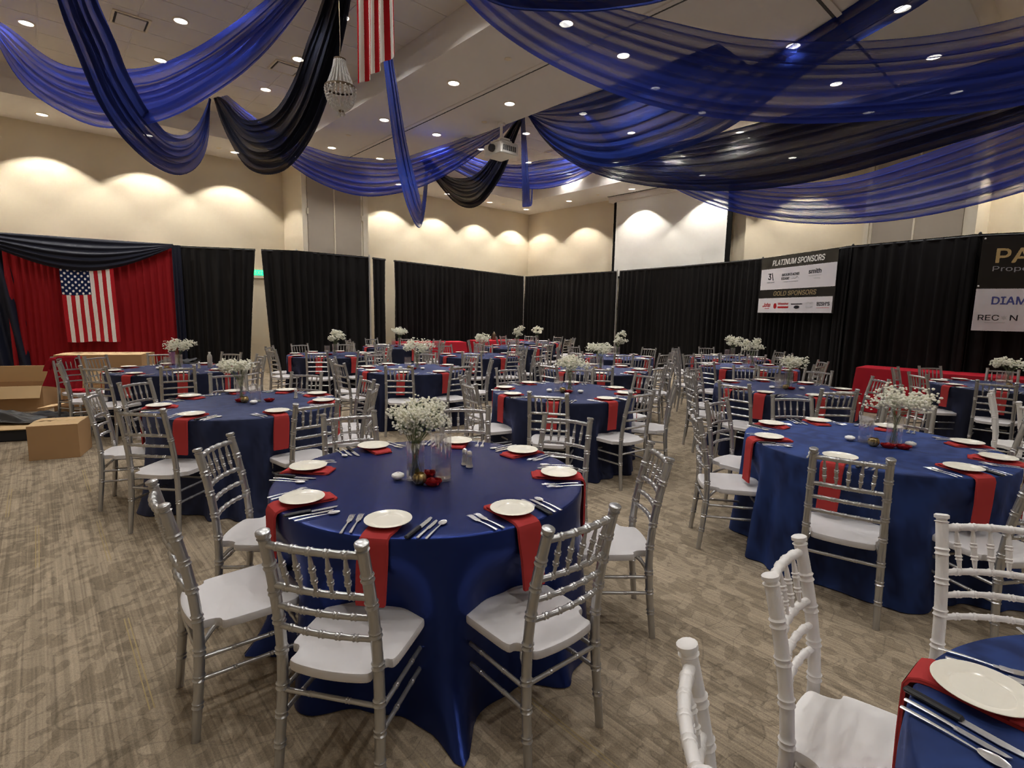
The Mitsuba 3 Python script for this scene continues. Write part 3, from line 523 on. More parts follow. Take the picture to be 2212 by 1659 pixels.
swag('black_center', 'sheer_black_bsdf', 'small black drape loop below the projector', 6, .06, 5)
swag('strip_front', 'sheer_blue_bsdf', 'narrow blue drape hanging low in front of the beam', 3, .02, 6)
swag('strip_back', 'sheer_navy_bsdf', 'narrow navy drape hanging straight right of the projector', 2, .012, 7)
swag('royal_far', 'sheer_royal_bsdf', 'far royal blue sheer drape behind the projector', 6, .05, 8)
swag('blue_right', 'sheer_blue_bsdf', 'blue drape fanning from the projector towards the upper right', 7, .06, 9, 120)
swag('black_right', 'sheer_slate_bsdf', 'blackish sheer drape sweeping to the right edge', 7, .06, 10, 120)
swag('royal_right_low', 'sheer_royal_bsdf', 'lowest royal blue sheer drape above the sponsor banner', 6, .05, 11, 120)
swag('royal_right_high', 'sheer_royal_bsdf', 'huge royal blue sheer drape across the upper right', 6, .06, 12, 120)
swag('navy_top', 'sheer_navy_bsdf', 'navy drape at the top edge of the picture', 4, .05, 13)

# ---------------------------------------------------------------- chandelier
k = thing('chandelier', 'crystal bead chandelier hanging beside the black drape', 'chandelier')
CX_, CY_, CZ = -2.20, 7.0, 3.97
def chp(name, mesh, b, smooth=30): put(child(k, name), mesh, b, smooth); scene[list(scene)[-1]]['to_world'] = place(CX_, CY_, CZ)
chp('wire', cat(sweep([(0, 0, .70), (.012, 0, .9), (0, 0, 1.91)], .004, 6)), 'bronze_bsdf')
chp('crown', lathe([(.062, .665), (.072, .67), (.074, .70), (.066, .705)], 24), 'bronze_bsdf')
chp('hoop', lathe([(.185, .345), (.19, .35), (.19, .375), (.184, .378), (.18, .36)], 32), 'bronze_bsdf')
bead = ico(.0125, 1, sc=(1, 1, 1.25)); bead_s = ico(.0095, 0)
st, lo_ = [], []
for i in range(20):
    a = i * 2 * PI / 20
    for j in range(17):
        q = j / 16; rr = .066 + (.165 - .066) * q ** 1.4; z = .67 - .30 * q
        b = bead.copy(); b.apply_translation((rr * math.cos(a), rr * math.sin(a), z)); st.append(b)
    for j in range(11):
        q = j / 10; rr = .185 * math.cos(q * PI / 2 * .86); z = .345 - .235 * math.sin(q * PI / 2) ** 1.1
        b = bead.copy(); b.apply_translation((rr * math.cos(a), rr * math.sin(a), z)); lo_.append(b)
chp('bead_strands', cat(*st), 'crystal_bsdf'); tag(list(scene)[-1], 'crystal bead strands of the upper cone', kind='stuff')
chp('bead_basket', cat(*lo_), 'crystal_bsdf'); tag(list(scene)[-1], 'crystal bead strands of the lower basket', kind='stuff')
chp('finial', lathe([(.001, .075), (.03, .085), (.034, .105), (.03, .115)], 16), 'bronze_bsdf')
for i in range(6):
    a = i * PI / 3; chp('pendant', cat(ico(.013, 1, (.042 * math.cos(a), .042 * math.sin(a), .052), (1, 1, 1.6)), ico(.008, 1, (.042 * math.cos(a), .042 * math.sin(a), .085))), 'crystal_bsdf')

# ================================================================ chairs
def beads(L, base, at, h=.0036, w=.0085, ends=None):
    """(distance, radius) along a turned bar with pairs of rings at the given distances."""
    pts = [(0, base(0)), (L, base(L))]
    for c in at:
        for o, k in ((-1.5 * w, 0), (-.95 * w, 1), (-.25 * w, .12), (.25 * w, .12), (.95 * w, 1), (1.5 * w, 0)):
            pts.append((c + o, base(c + o) + h * k))
    return sorted(pts)
def turned(path, base, at, n, h=.003, w=.0085, extra=()):
    """Sweeps a turned profile along a smooth path given by (distance, point)."""
    path = np.asarray(path, float); d = np.r_[0, np.cumsum(np.linalg.norm(np.diff(path, axis=0), axis=1))]
    f = CubicSpline(d, path) if len(path) > 2 else (lambda q: path[0] + (path[1] - path[0]) * (np.asarray(q) / d[-1])[:, None])
    pr = beads(d[-1], base, at, h, w) + [(x, base(x)) for x in extra]; pr = sorted(pr)
    q = np.array([x for x, _ in pr]).clip(0, d[-1]); return sweep(f(q), [r for _, r in pr], n)
def seat_mesh(lod):
    from shapely.geometry import Polygon, Point
    half = [(0, .205), (.10, .203), (.165, .192), (.196, .165), (.203, .12), (.200, 0), (.193, -.095), (.172, -.105), (.152, -.128), (.147, -.165), (.138, -.192), (.07, -.206), (0, -.210)]
    pts = half + [(-x, y) for x, y in half[::-1][1:-1]]
    P = np.array(pts)
    if lod == 0:
        u = np.linspace(0, 1, len(P) + 1); C = CubicSpline(u, np.vstack([P, P[:1]]), bc_type='periodic')(np.linspace(0, 1, 73)[:-1]); P = C
    out = []
    layers = ((-.016, .86, .405), (-.002, .99, .409), (0, 1., .416), (0, 1., .432), (-.004, .985, .440), (-.02, .9, .4425), (-.06, .62, .438), (-.1, .25, .4365)) if lod == 0 else ((0, 1, .408), (0, 1, .436), (-.01, .95, .441))
    n = len(P); V = []
    for ins, sc, z in layers: V.append(np.column_stack([P * sc, np.full(n, z)]))
    V.append(np.array([[0, 0, layers[-1][2]]])); V.append(np.array([[0, 0, layers[0][2]]])); V = np.vstack(V); k = len(layers); f = []
    for j in range(k - 1):
        for i in range(n):
            a, b = j * n + i, j * n + (i + 1) % n; f += [[a, b, b + n], [a, b + n, a + n]]
    top, bot = k * n, k * n + 1
    for i in range(n): f += [[(k - 1) * n + i, (k - 1) * n + (i + 1) % n, top], [(i + 1) % n, i, bot]]
    m = trimesh.Trimesh(V, f, process=False); m.fix_normals(); return m
def post_path(sx): return [(sx * .186, -.215, 0), (sx * .184, -.205, .10), (sx * .178, -.186, .30), (sx * .174, -.182, .45), (sx * .171, -.198, .62), (sx * .168, -.228, .78), (sx * .166, -.255, .892)]
def chair_parts(lod):
    """[(part name, mesh)] of a chiavari chair that looks along +y, its origin on the floor below the seat."""
    n = (14, 8, 5)[lod]; pos = {z: None for z in ()}
    parts = [('seat', seat_mesh(0 if lod == 0 else 1))]
    r0 = lambda d: .0150 + .0035 * min(1, d / .3)
    at = (.14, .245, .345, .475, .59, .70, .80) if lod == 0 else ((.245, .475, .7) if lod == 1 else ())
    posts, fronts, rails, spin, stretch = [], [], [], [], []
    for sx in (-1, 1):
        p = turned(post_path(sx), r0, at, n, .0042, .0095, np.linspace(.05, .88, 9 if lod else 14))
        e = np.array(post_path(sx)[-1])
        if lod < 2:
            ax = np.array([0, -.22, .975])
            cap = sweep([e, e + ax * .004, e + ax * .006, e + ax * .012, e + ax * .016, e + ax * .026, e + ax * .030], [.0185, .0225, .016, .016, .0225, .0225, .017], n)
        else: cap = sweep([e - [0, 0, .01], e + [0, -.006, .026]], [.019, .021], n)
        posts.append((p, cap))
        fr_ = turned([(sx * .178, .178, .41), (sx * .182, .184, .2), (sx * .186, .19, 0)], lambda d: .0165 - .003 * d / .41, (.05, .13, .205, .30) if lod == 0 else ((.13, .3) if lod == 1 else ()), n, .004, .0095, (.1, .2, .3))
        fronts.append(fr_)
    def y_at(z): return float(np.interp(z, [.3, .45, .62, .78, .892], [-.186, -.182, -.198, -.228, -.255]))
    for z, r in ((.872, .0125), (.722, .0115), (.645, .0105), (.568, .0105)):
        w = .168 if z > .7 else .171; y = y_at(z)
        pth = [(-w, y, z), (-w * .5, y - .017, z + .004), (0, y - .023, z + .005), (w * .5, y - .017, z + .004), (w, y, z)]
        rails.append(turned(pth, lambda d, r=r: r, [.057 * k for k in range(1, 6)] if lod < 2 else (), max(5, n - 4), .0030, .007, np.linspace(.02, .33, 6)))
    for i in range(5):
        x = (-2 + i) * .0565; yb = lambda z: y_at(z) - .023 * (1 - (x / .168) ** 2)
        a, b = np.array([x * .93, yb(.722), .727]), np.array([x, yb(.872), .868]); L = np.linalg.norm(b - a)
        bs = lambda d, L=L: .0042 + .0050 * math.sin(PI * min(1, max(0, d / L))) ** .9
        spin.append(turned([a, b], bs, (L * .32, L * .62) if lod == 0 else ((L * .48,) if lod == 1 else ()), max(5, n - 4), .0034, .006, (L * .12, L * .5, L * .85)))
    for sx in (-1, 1):
        for z in (.318, .235): stretch.append(turned([(sx * .181, -.19, z), (sx * .184, .18, z)], lambda d: .0085, (.12, .25) if lod < 2 else (), max(5, n - 4), .0018, .006))
    stretch.append(turned([(-.178, -.186, .33), (.178, -.186, .33)], lambda d: .009, (.11, .245) if lod < 2 else (), max(5, n - 4), .0018, .006))
    stretch.append(turned([(-.178, .18, .30), (.178, .18, .30)], lambda d: .009, (.11, .245) if lod < 2 else (), max(5, n - 4), .0018, .006))
    if lod == 0:
        for a, b in posts: parts += [('rear_post', a), ('finial', b)]
        parts += [('front_leg', m) for m in fronts] + [('top_rail', rails[0])] + [('back_rail', m) for m in rails[1:]] + [('spindle', m) for m in spin] + [('stretcher', m) for m in stretch]
        for sx in (-1, 1): parts.append(('bracket', sweep([(sx * .171, -.175, .36), (sx * .160, -.14, .40), (sx * .14, -.115, .412)], [.007, .009, .007], 8)))
    elif lod == 1: parts += [('rear_post', cat(*m)) for m in posts] + [('front_leg', m) for m in fronts] + [('backrest', cat(*rails, *spin))] + [('stretcher', m) for m in stretch]
    else: parts += [('rear_post', cat(*m)) for m in posts] + [('backrest', cat(*rails, *spin)), ('leg_frame', cat(*fronts, *stretch))]
    return parts
CHAIR = {}
def chair_shapes(color, lod):
    if (color, lod) not in CHAIR:
        CHAIR[color, lod] = [(nm, shape(m, ({'silver': 'silver_seat_bsdf', 'white': 'white_seat_bsdf'} if nm == 'seat' else {'silver': 'silver_bsdf', 'white': 'white_chair_bsdf'})[color], 40)) for nm, m in chair_parts(lod)]
    return CHAIR[color, lod]
def chair(x, y, facing, label, color='silver', group=None):
    lod = 0 if math.hypot(x, y) < 4.4 else (1 if math.hypot(x, y) < 8.6 else 2)
    k = thing('chiavari_chair', label, 'chair', group)
    post = None
    for nm, sh in chair_shapes(color, lod):
        key = child(post if nm == 'finial' else k, nm); scene[key] = {**sh, 'to_world': place(x, y, 0, facing - 90)}
        if nm == 'rear_post': post = key
    return k

# ================================================================ round tables
RT, ZT = .762, .765
def tablecloth(seed, seats, puddle=(), flare=.055, nfold=21, dent=.115, n=216, fa=.045):
    r = np.random.default_rng(seed); th = np.arange(n) * 2 * PI / n
    ph, am = r.uniform(0, 2 * PI, 6), r.uniform(.5, 1, 6)
    fold = sum(am[i] * np.cos((nfold + (-3, -2, 0, 2, 4, 7)[i]) * th + ph[i]) for i in range(6)) / 3.2
    fold = np.sign(fold) * np.abs(fold) ** .8
    calm = np.ones(n); press = np.zeros(n)
    for a in seats:
        d = (th - math.radians(a) + PI) % (2 * PI) - PI
        w = np.exp(-(d / .235) ** 4); press = np.maximum(press, w); calm = np.minimum(calm, 1 - .6 * w)
    pud = np.zeros(n)
    for a, w, h in puddle:
        d = (th - math.radians(a) + PI) % (2 * PI) - PI; pud += h * np.exp(-(d / w) ** 2)
    cols = []
    for rr in (0, *np.linspace(.05, .735, 24 if n > 150 else 10)): cols.append((np.full(n, rr), np.full(n, ZT)))
    for a in (25, 50, 72): cols.append((np.full(n, RT - .012 + .014 * math.sin(math.radians(a))), np.full(n, ZT - .014 + .014 * math.cos(math.radians(a)))))
    for h in (.015, .03, .06, .10, .16, .22, .28, .34, .40, .48, .56, .64, .72, .80, .88, .94, .975, 1.):
        z = ZT - .014 - (ZT - .02) * h
        dz = min(1, max(0, (.70 - z) / .26)); dz = dz * dz * (3 - 2 * dz)
        rad = RT + .003 + flare * h ** 1.3 + calm * fold * fa * min(1, h * 1.7) - press * dent * dz * (1 if z > .05 else .93)
        rad = rad + pud * max(0, (h - .70) / .30) ** 1.8
        cols.append((rad, np.full(n, max(.006, z)) + .0 * th))
    P = np.stack([np.stack([c[0] * np.cos(th), c[0] * np.sin(th), c[1]], -1) for c in cols], 1)
    m = grid(P, close=True)
    if m.volume < 0: m.invert()
    return m
def dress(k, m, cloth, x, y):
    if cloth not in VELVET: put(k, m, cloth, True); return
    c0, c1, f = VELVET[cloth]; v = np.asarray(m.vertices) + [x, y, 0]
    w = meshkit.fbm(np.column_stack([v[:, :2] * 15 + 3 * meshkit.noise(v * 8)[:, None], v[:, 2] * 5]), 3, 2); w = np.clip((w - .36) / .28, 0, 1)[:, None]
    put(k, m, 'velvet_bsdf', True, color=np.array(c0) * (1 - w) + np.array(c1) * w)
def plate_mesh(n): return lathe([(.0005, .004), (.03, .0035), (.056, .0035), (.060, .0055), (.066, .0095), (.082, .0125), (.0915, .0150), (.0930, .0158), (.0925, .0170), (.0905, .0165), (.081, .0142), (.066, .0113), (.060, .0076), (.055, .0062), (.0005, .0062)], n)
plate_lod = [shape(plate_mesh(48), 'plate_bsdf', 30), shape(plate_mesh(22), 'plate_bsdf', 30)]
def napkin_mesh(hang, seed, lod):
    """Along -y towards the sitter's side: y is measured outwards from the table's centre."""
    r = np.random.default_rng(seed); e = RT + .006
    inner = .525 + r.uniform(-.015, .015)
    path = [(inner, .003), (inner + .012, .0), (.62, .0), (.70, .0), (.735, .0), (.752, -.001), (e + .001, -.008), (e + .007, -.022), (e + .008, -.06), (e + .008, -hang * .5), (e + .007, -hang + .01), (e + .007, -hang)]
    path = np.array(path); t = np.gradient(path, axis=0); t /= np.linalg.norm(t, axis=1, keepdims=True); up = np.stack([-t[:, 1], t[:, 0]], 1)
    up[up[:, 1] < -.01] *= -1; up[:, 0] = np.abs(up[:, 0])
    w = .118 + .006 * np.sin(np.arange(len(path)) * .9 + seed); w[:2] *= (.8, .96)
    ms = [ribbon(path, up, w, .0065)]
    if lod == 0:
        p2 = path.copy(); p2 = p2[2:] + up[2:] * .0068; ms.append(ribbon(p2, up[2:], w[2:] * .97, .0035))
        ms.append(ribbon(np.array([(inner + .01, .004), (inner + .03, .011), (inner + .08, .009)]), np.array([(0, 1.), (0, 1), (0, 1)]), np.array([.09, .112, .115]), .004))
    m = cat(*ms); v = m.vertices.copy(); v[:, 0] += .006 * np.sin(v[:, 1] * 16 + seed) * (v[:, 2] > -.1); v[:, 0] += v[:, 2].clip(-1, 0) * r.uniform(-.12, .12); m.vertices = v
    return m
napkin_lod = [[shape(napkin_mesh(.265 + .012 * i, i, 0), 'napkin_bsdf', 40) for i in range(4)], [shape(napkin_mesh(.27, 9, 1), 'napkin_bsdf', 40)]]
def handle(y0, y1, w0, w1, z0=.002, bend=.004, n=6):
    u = np.linspace(0, 1, n); P = np.column_stack([0 * u, y0 + (y1 - y0) * u, z0 + bend * np.sin(PI * u) + .002])
    m = sweep(P, w0 + (w1 - w0) * u, 8, ref=(0, 0, 1)); v = m.vertices.copy(); v[:, 2] = (v[:, 2] - z0 - .002) * .42 + z0 + .0025; m.vertices = v; return m
def fork_mesh(lod):
    ms = [handle(-.095, .015, .0058, .0026), rbox(-.0105, .0105, .02, .046, .004, .0062, .0009), rbox(-.006, .006, .008, .024, .0035, .0058, .0009)]
    for i in range(4):
        x = (-1.5 + i) * .0061; ms.append(sweep([(x, .044, .005), (x, .068, .0085), (x, .090, .006)], [.0021, .0019, .0008], 5))
    return cat(*ms)
def spoon_mesh(lod):
    b = ico(1, 2 if lod == 0 else 1, sc=(.0165, .026, .0055)); v = b.vertices.copy(); v[:, 2] = np.where(v[:, 2] > 0, -v[:, 2] * .55, v[:, 2]) + .0065; v[:, 1] += .066; b.vertices = v
    return cat(handle(-.09, .042, .0058, .0026), b)
def blade(y0, y1, w):
    from shapely.geometry import Polygon
    o = [(-w / 2, y0), (w / 2, y0), (w / 2 + .001, y0 + .6 * (y1 - y0)), (w * .25, y1 - .008), (-w * .35, y1), (-w / 2, y1 - .012)]
    m = trimesh.creation.extrude_polygon(Polygon(o), .0016, engine='earcut'); m.apply_translation((0, 0, .003)); return m
steak_handle = shape(rbox(-.0095, .0095, -.105, .005, .001, .013, .004), 'black_handle_bsdf', 30); steak_blade = shape(blade(0, .115, .019), 'steel_bsdf', False)
butter_handle = shape(handle(-.085, .01, .0062, .0045), 'steel_bsdf', 40); butter_blade = shape(blade(.005, .095, .015), 'steel_bsdf', False)
fork_lod = [shape(fork_mesh(0), 'steel_bsdf', 40), shape(cat(handle(-.095, .03, .0055, .003, n=3), rbox(-.0105, .0105, .025, .05, .003, .006, .0008), *[rbox((-1.5 + i) * .0061 - .0016, (-1.5 + i) * .0061 + .0016, .048, .09, .004, .0065, .0006) for i in range(4)]), 'steel_bsdf', 40)]
spoon_lod = [shape(spoon_mesh(0), 'steel_bsdf', 40), shape(spoon_mesh(1), 'steel_bsdf', 40)]
knife_far = shape(cat(rbox(-.0085, .0085, -.10, .0, .001, .010, .003), blade(0, .1, .017)), 'steel_bsdf', False)
steak_far = shape(cat(rbox(-.0095, .0095, -.105, .0, .001, .012, .003), blade(0, .11, .018)), 'black_handle_bsdf', False)

# ---------------------------------------------------------------- centrepieces
def glass_vase(k, x, y, r, h, water=.0, n=32):
    put(f'{k}__wall', lathe([(r * .96, .001), (r, .004), (r, h - .002), (r - .001, h), (r - .004, h - .001), (r - .0045, .012), (.0005, .011)], n, x, y), 'glass_bsdf', 60)
    put(f'{k}__foot', lathe([(.0005, .002), (r * .9, .002), (r * .97, .006), (r * .9, .013), (.0005, .014)], n, x, y), 'glass_bsdf', 60)
    for q in ('wall', 'foot'): scene[f'{k}__{q}']['to_world'] = T().translate([0, 0, ZT + .001])
    if water:
        w = lathe([(.0005, .0), (r - .0035, .0), (r - .0035, water), (.0005, water)], n, x, y); w.fix_normals()
        put(f'{k}__water', w, 'water_bsdf', 40); scene[f'{k}__water']['to_world'] = T().translate([0, 0, ZT + .016])
def bouquet_mesh(seed, n, width, height, size, vase_h, lean=(0, 0), vase_r=.045, sub=0):
    """(blossoms, stems) of a bunch of baby's breath standing in a vase, the vase's foot at the origin."""
    r = np.random.default_rng(seed); B, S = [], []
    blob = trimesh.creation.icosphere(subdivisions=sub, radius=1.0)
    sprays = max(10, n // 20); heads = []
    for i in range(sprays):
        a = r.uniform(0, 2 * PI); q = math.sqrt(r.uniform(.0, 1)); el = r.uniform(0, 1)
        hx = width * .43 * q * math.cos(a) + lean[0] * (.4 + el); hy = width * .43 * q * math.sin(a) + lean[1] * (.4 + el)
        hz = vase_h + .025 + .05 * q + (height - .04) * math.sqrt(max(0, 1 - .8 * q * q)) * el ** .7
        heads.append((hx, hy, hz)); f0 = (vase_r * .5 * r.uniform(-1, 1), vase_r * .5 * r.uniform(-1, 1), .02); f1 = (vase_r * .7 * math.cos(a) * q, vase_r * .7 * math.sin(a) * q, vase_h)
        S.append(sweep(CubicSpline([0, .5, 1], [f0, f1, (hx, hy, hz - .01)])(np.linspace(0, 1, 5)), [.0012, .001, .0009, .0008, .0006], 4))
    per = n // sprays
    for hx, hy, hz in heads:
        for j in range(per):
            d = r.normal(size=3); d /= np.linalg.norm(d); d *= r.uniform(.2, 1) ** .5 * .15 * width * np.array([1, 1, .8])
            p = np.array([hx, hy, hz]) + d; m = blob.copy(); s = size * r.uniform(.7, 1.25); m.apply_scale((s, s, s * .8)); m.apply_translation(p); B.append(m)
            if j % 3 == 0: S.append(sweep([(hx, hy, hz - .02), tuple(p)], [.0007, .0005], 3, caps=False))
    return cat(*B), cat(*S)
def rose_mesh(seed, R=.034):
    """Cupped petals in rings round a tight heart."""
    r = np.random.default_rng(seed); ms = [ico(R * .34, 2, (0, 0, R * .92), (1, 1, 1.25))]
    for k, (nn_, rad, top, curl) in enumerate(((3, .46, 58, 0.), (4, .64, 62, .06), (5, .84, 68, .16), (6, 1.02, 78, .26))):
        for i in range(nn_):
            a = 2 * PI * (i + .41 * k) / nn_ + r.uniform(-.12, .12)
            uu, vv = np.meshgrid(np.linspace(-1, 1, 9), np.linspace(0, 1, 7), indexing='ij')
            half = (1.25 - .16 * k) * np.sqrt(np.clip(np.sin(PI * (.12 + .72 * vv)), 0, 1)); az = a + uu * half
            pol = np.radians(155 - (155 - top) * vv)
            rr = R * rad * (1 + curl * vv ** 3 * (1 + .5 * uu ** 2) + .05 * np.sin(uu * 5 + i))
            z = R * .80 - rr * np.cos(pol) * -1.05 * (1 - .12 * k) + R * .06 * np.sin(uu * 4 + k) * vv
            ms.append(grid(np.stack([rr * np.sin(pol) * np.cos(az), rr * np.sin(pol) * np.sin(az), z], -1)))
    m = cat(*ms); m.apply_translation((0, 0, -m.bounds[0][2])); return m
candle_sh = shape(lathe([(.0005, .0), (.014, .001), (.030, .012), (.0325, .019), (.030, .026), (.015, .034), (.006, .034), (.003, .031), (.0005, .031)], 28), 'wax_bsdf', 30)
wick_sh = shape(sweep([(0, 0, .03), (.001, 0, .042)], .0009, 5), 'black_handle_bsdf')
vm = lathe([(.0005, .0), (.018, .001), (.030, .012), (.0345, .028), (.031, .045), (.024, .054), (.022, .054), (.029, .044), (.032, .028), (.027, .013), (.0005, .005)], 24)
vw = np.clip((meshkit.noise(np.asarray(vm.vertices) * 140) - .45) / .2, 0, 1)[:, None]; votive_sh = shape(vm, 'mercury_gold_bsdf', True, color=np.array((.66, .52, .25)) * (1 - vw) + np.array((.14, .10, .05)) * vw)
rose_sh = [shape(rose_mesh(i), 'rose_bsdf', True) for i in range(2)]
leaf_sh = shape(grid(np.stack([*(lambda u, v: (.018 + .03 * u, .012 * v * np.sin(PI * np.clip(u, .02, .98)), .010 + .006 * np.sin(PI * u) + .003 * v * v))(*np.meshgrid(np.linspace(0, 1, 6), np.linspace(-1, 1, 4), indexing='ij'))], -1)), 'rose_bsdf', True)
shaker_sh = shape(lathe([(.0005, .001), (.019, .001), (.0205, .005), (.0165, .018), (.0135, .05), (.0125, .066)], 10), 'crystal_bsdf', False)
shaker_cap = shape(lathe([(.013, .064), (.0145, .066), (.0145, .078), (.012, .088), (.006, .093), (.0005, .094)], 16), 'steel_bsdf', 40)
def set_at(key, sh, x, y, z=ZT + .001, deg=0.): scene[key] = {**sh, 'to_world': place(x, y, z, deg)}

SEATS8 = ('right', 'far right', 'far', 'far left', 'left', 'near left', 'near', 'near right')
def seat_word(table_xy, ang, phase): return SEATS8[int(round((ang - phase) / 45)) % 8]
def setting(table, x, y, ang, word, phrase, lod, cutlery):
    a = math.radians(ang); deg = ang - 90; wd = f'{word} seat, {phrase}'; r = np.random.default_rng(int(ang * 7 + x * 131 + y * 517) & 0xffff)
    j = r.uniform(-1, 1, 8)
    k = tag(numbered('napkin'), f'red folded napkin, {wd}', 'napkin', 'red napkins under the plates')
    N = napkin_lod[lod]; set_at(k, N[int(r.integers(len(N)))], x, y, ZT + .001, deg + j[0] * 1.5)
    k = tag(numbered('plate'), f'cream dinner plate, {wd}', 'plate', 'cream plates on the tables')
    px, py = x + .652 * math.cos(a), y + .652 * math.sin(a); set_at(k, plate_lod[lod], px, py, ZT + (.0135 if lod == 0 else .0085))
    if not cutlery: return
    lx, ly = -math.sin(a), math.cos(a)            # towards the sitter's right
    def item(name, shapes, off, out, lab, c, tilt, grp):
        k = numbered(name); tag(k, f'{lab}, {wd}', c, grp)
        ix, iy = px + lx * off + math.cos(a) * out, py + ly * off + math.sin(a) * out
        if len(shapes) == 1: set_at(k, shapes[0][1], ix, iy, ZT + .001, deg + 180 + tilt)
        else:
            for nm, sh in shapes: set_at(f'{k}__{nm}', sh, ix, iy, ZT + .001, deg + 180 + tilt)
    item('fork', [('', fork_lod[lod])], -.128, .0 + j[1] * .01, 'inner fork', 'fork', 8 + j[2] * 6, 'forks on the tables')
    item('fork', [('', fork_lod[lod])], -.160, .012 + j[3] * .01, 'outer fork', 'fork', 8 + j[2] * 6, 'forks on the tables')
    if lod == 0:
        item('steak_knife', [('handle', steak_handle), ('blade', steak_blade)], .128, .012, 'black handled knife', 'knife', -6 + j[4] * 5, 'knives on the tables')
        item('butter_knife', [('handle', butter_handle), ('blade', butter_blade)], .162, .018 + j[5] * .006, 'silver butter knife', 'knife', -5 + j[4] * 5, 'knives on the tables')
    else:
        item('steak_knife', [('', steak_far)], .128, .012, 'black handled knife', 'knife', -6 + j[4] * 5, 'knives on the tables')
        item('butter_knife', [('', knife_far)], .162, .018, 'silver butter knife', 'knife', -5 + j[4] * 5, 'knives on the tables')
    item('spoon', [('', spoon_lod[lod])], .195, .014 + j[6] * .008, 'teaspoon', 'spoon', -4 + j[4] * 5, 'spoons on the tables')

# name: (x, y, phrase, cloth, seat angles, chair data or None, vase offset, bouquet (width, height, lean), cutlery)
TABLES = {
 'T1': (-.403, 2.619, 'nearest shiny navy table', 'satin_navy_bsdf', [-96.3, -50.7, 1, 43.7, 84.4, 131, 176, -139.5], [(-.599, 1.513, 78), (.253, 1.717, 130), (.766, 2.636, -179), (.379, 3.509, -120), (-.337, 3.832, -92), (-1.09, 3.481, -60), (-1.53, 2.655, 3), (-1.307, 1.876, 40)]),
 'T2': (2.42, 3.50, 'royal velvet table at front right', 'velvet_royal_bsdf', [176, -136, -81, -39, -2, 45, 87, 129], [-129, 131, 172, -83, -38, -2, 43, 87]),
 'T3': (-2.345, 4.61, 'slate velvet table beside the boxes', 'velvet_slate_bsdf', [-99, -44, -152, 163, 84, 47, 7.5, 126], [-152, 168, -99, -38, 84, 126, 5, 40]),
 'T8': (.56, 5.65, 'navy table right behind the nearest one', 'cloth_navy_bsdf', [-56, -148, 170, 123, 21, -104, -14, 76], [-102, -56, -153, 26, 74, 123, -13, 168]),
 'T15': (3.22, 6.22, 'navy table behind the front right one', 'cloth_navy_bsdf', [-132, -88, -10, -165, 40, 85, 132, -45], [-140, -91, -47, -3, 43, 88, 133, 177]),
 'T17': (1.47, .57, 'corner velvet table at bottom right', 'velvet_royal_bsdf', [129.3, 82], None),
 'T16': (6.33, 6.75, 'dark table before the red buffet', 'cloth_dark_bsdf', 2, None),
 'T4': (-4.57, 7.07, 'far left table near the flag', 'cloth_navy_bsdf', -6, None),
 'T7': (-1.46, 7.66, 'table behind the nearest bouquet', 'cloth_navy_bsdf', 0, None),
 'T12': (1.27, 7.98, 'centre right table in the fourth row', 'cloth_dark_bsdf', -3, None),
 'T14': (3.92, 8.74, 'right table before the sponsor banner', 'cloth_navy_bsdf', -8, None),
 'T5': (-3.38, 9.80, 'table near the lit curtain gap', 'cloth_dark_bsdf', 4, None),
 'T7b': (-.65, 10.25, 'middle table in the fifth row', 'cloth_navy_bsdf', -5, None),
 'T13': (2.02, 10.5, 'table below the projection screen', 'cloth_navy_bsdf', -4, None),
 'T14A': (4.42, 10.75, 'rearmost table on the right', 'cloth_dark_bsdf', 5, None),
 'T6': (-2.72, 12.35, 'table before the thin curtain gap', 'cloth_dark_bsdf', -3, None),
 'T9': (.04, 12.9, 'table before the room corner', 'cloth_dark_bsdf', 0, None),
 'T10': (.62, 15.2, 'farthest table before the room corner', 'cloth_dark_bsdf', 7, None),
}
PHASE = {'T1': -4, 'T2': -3, 'T3': -8, 'T8': -14, 'T15': -3, 'T17': -8}
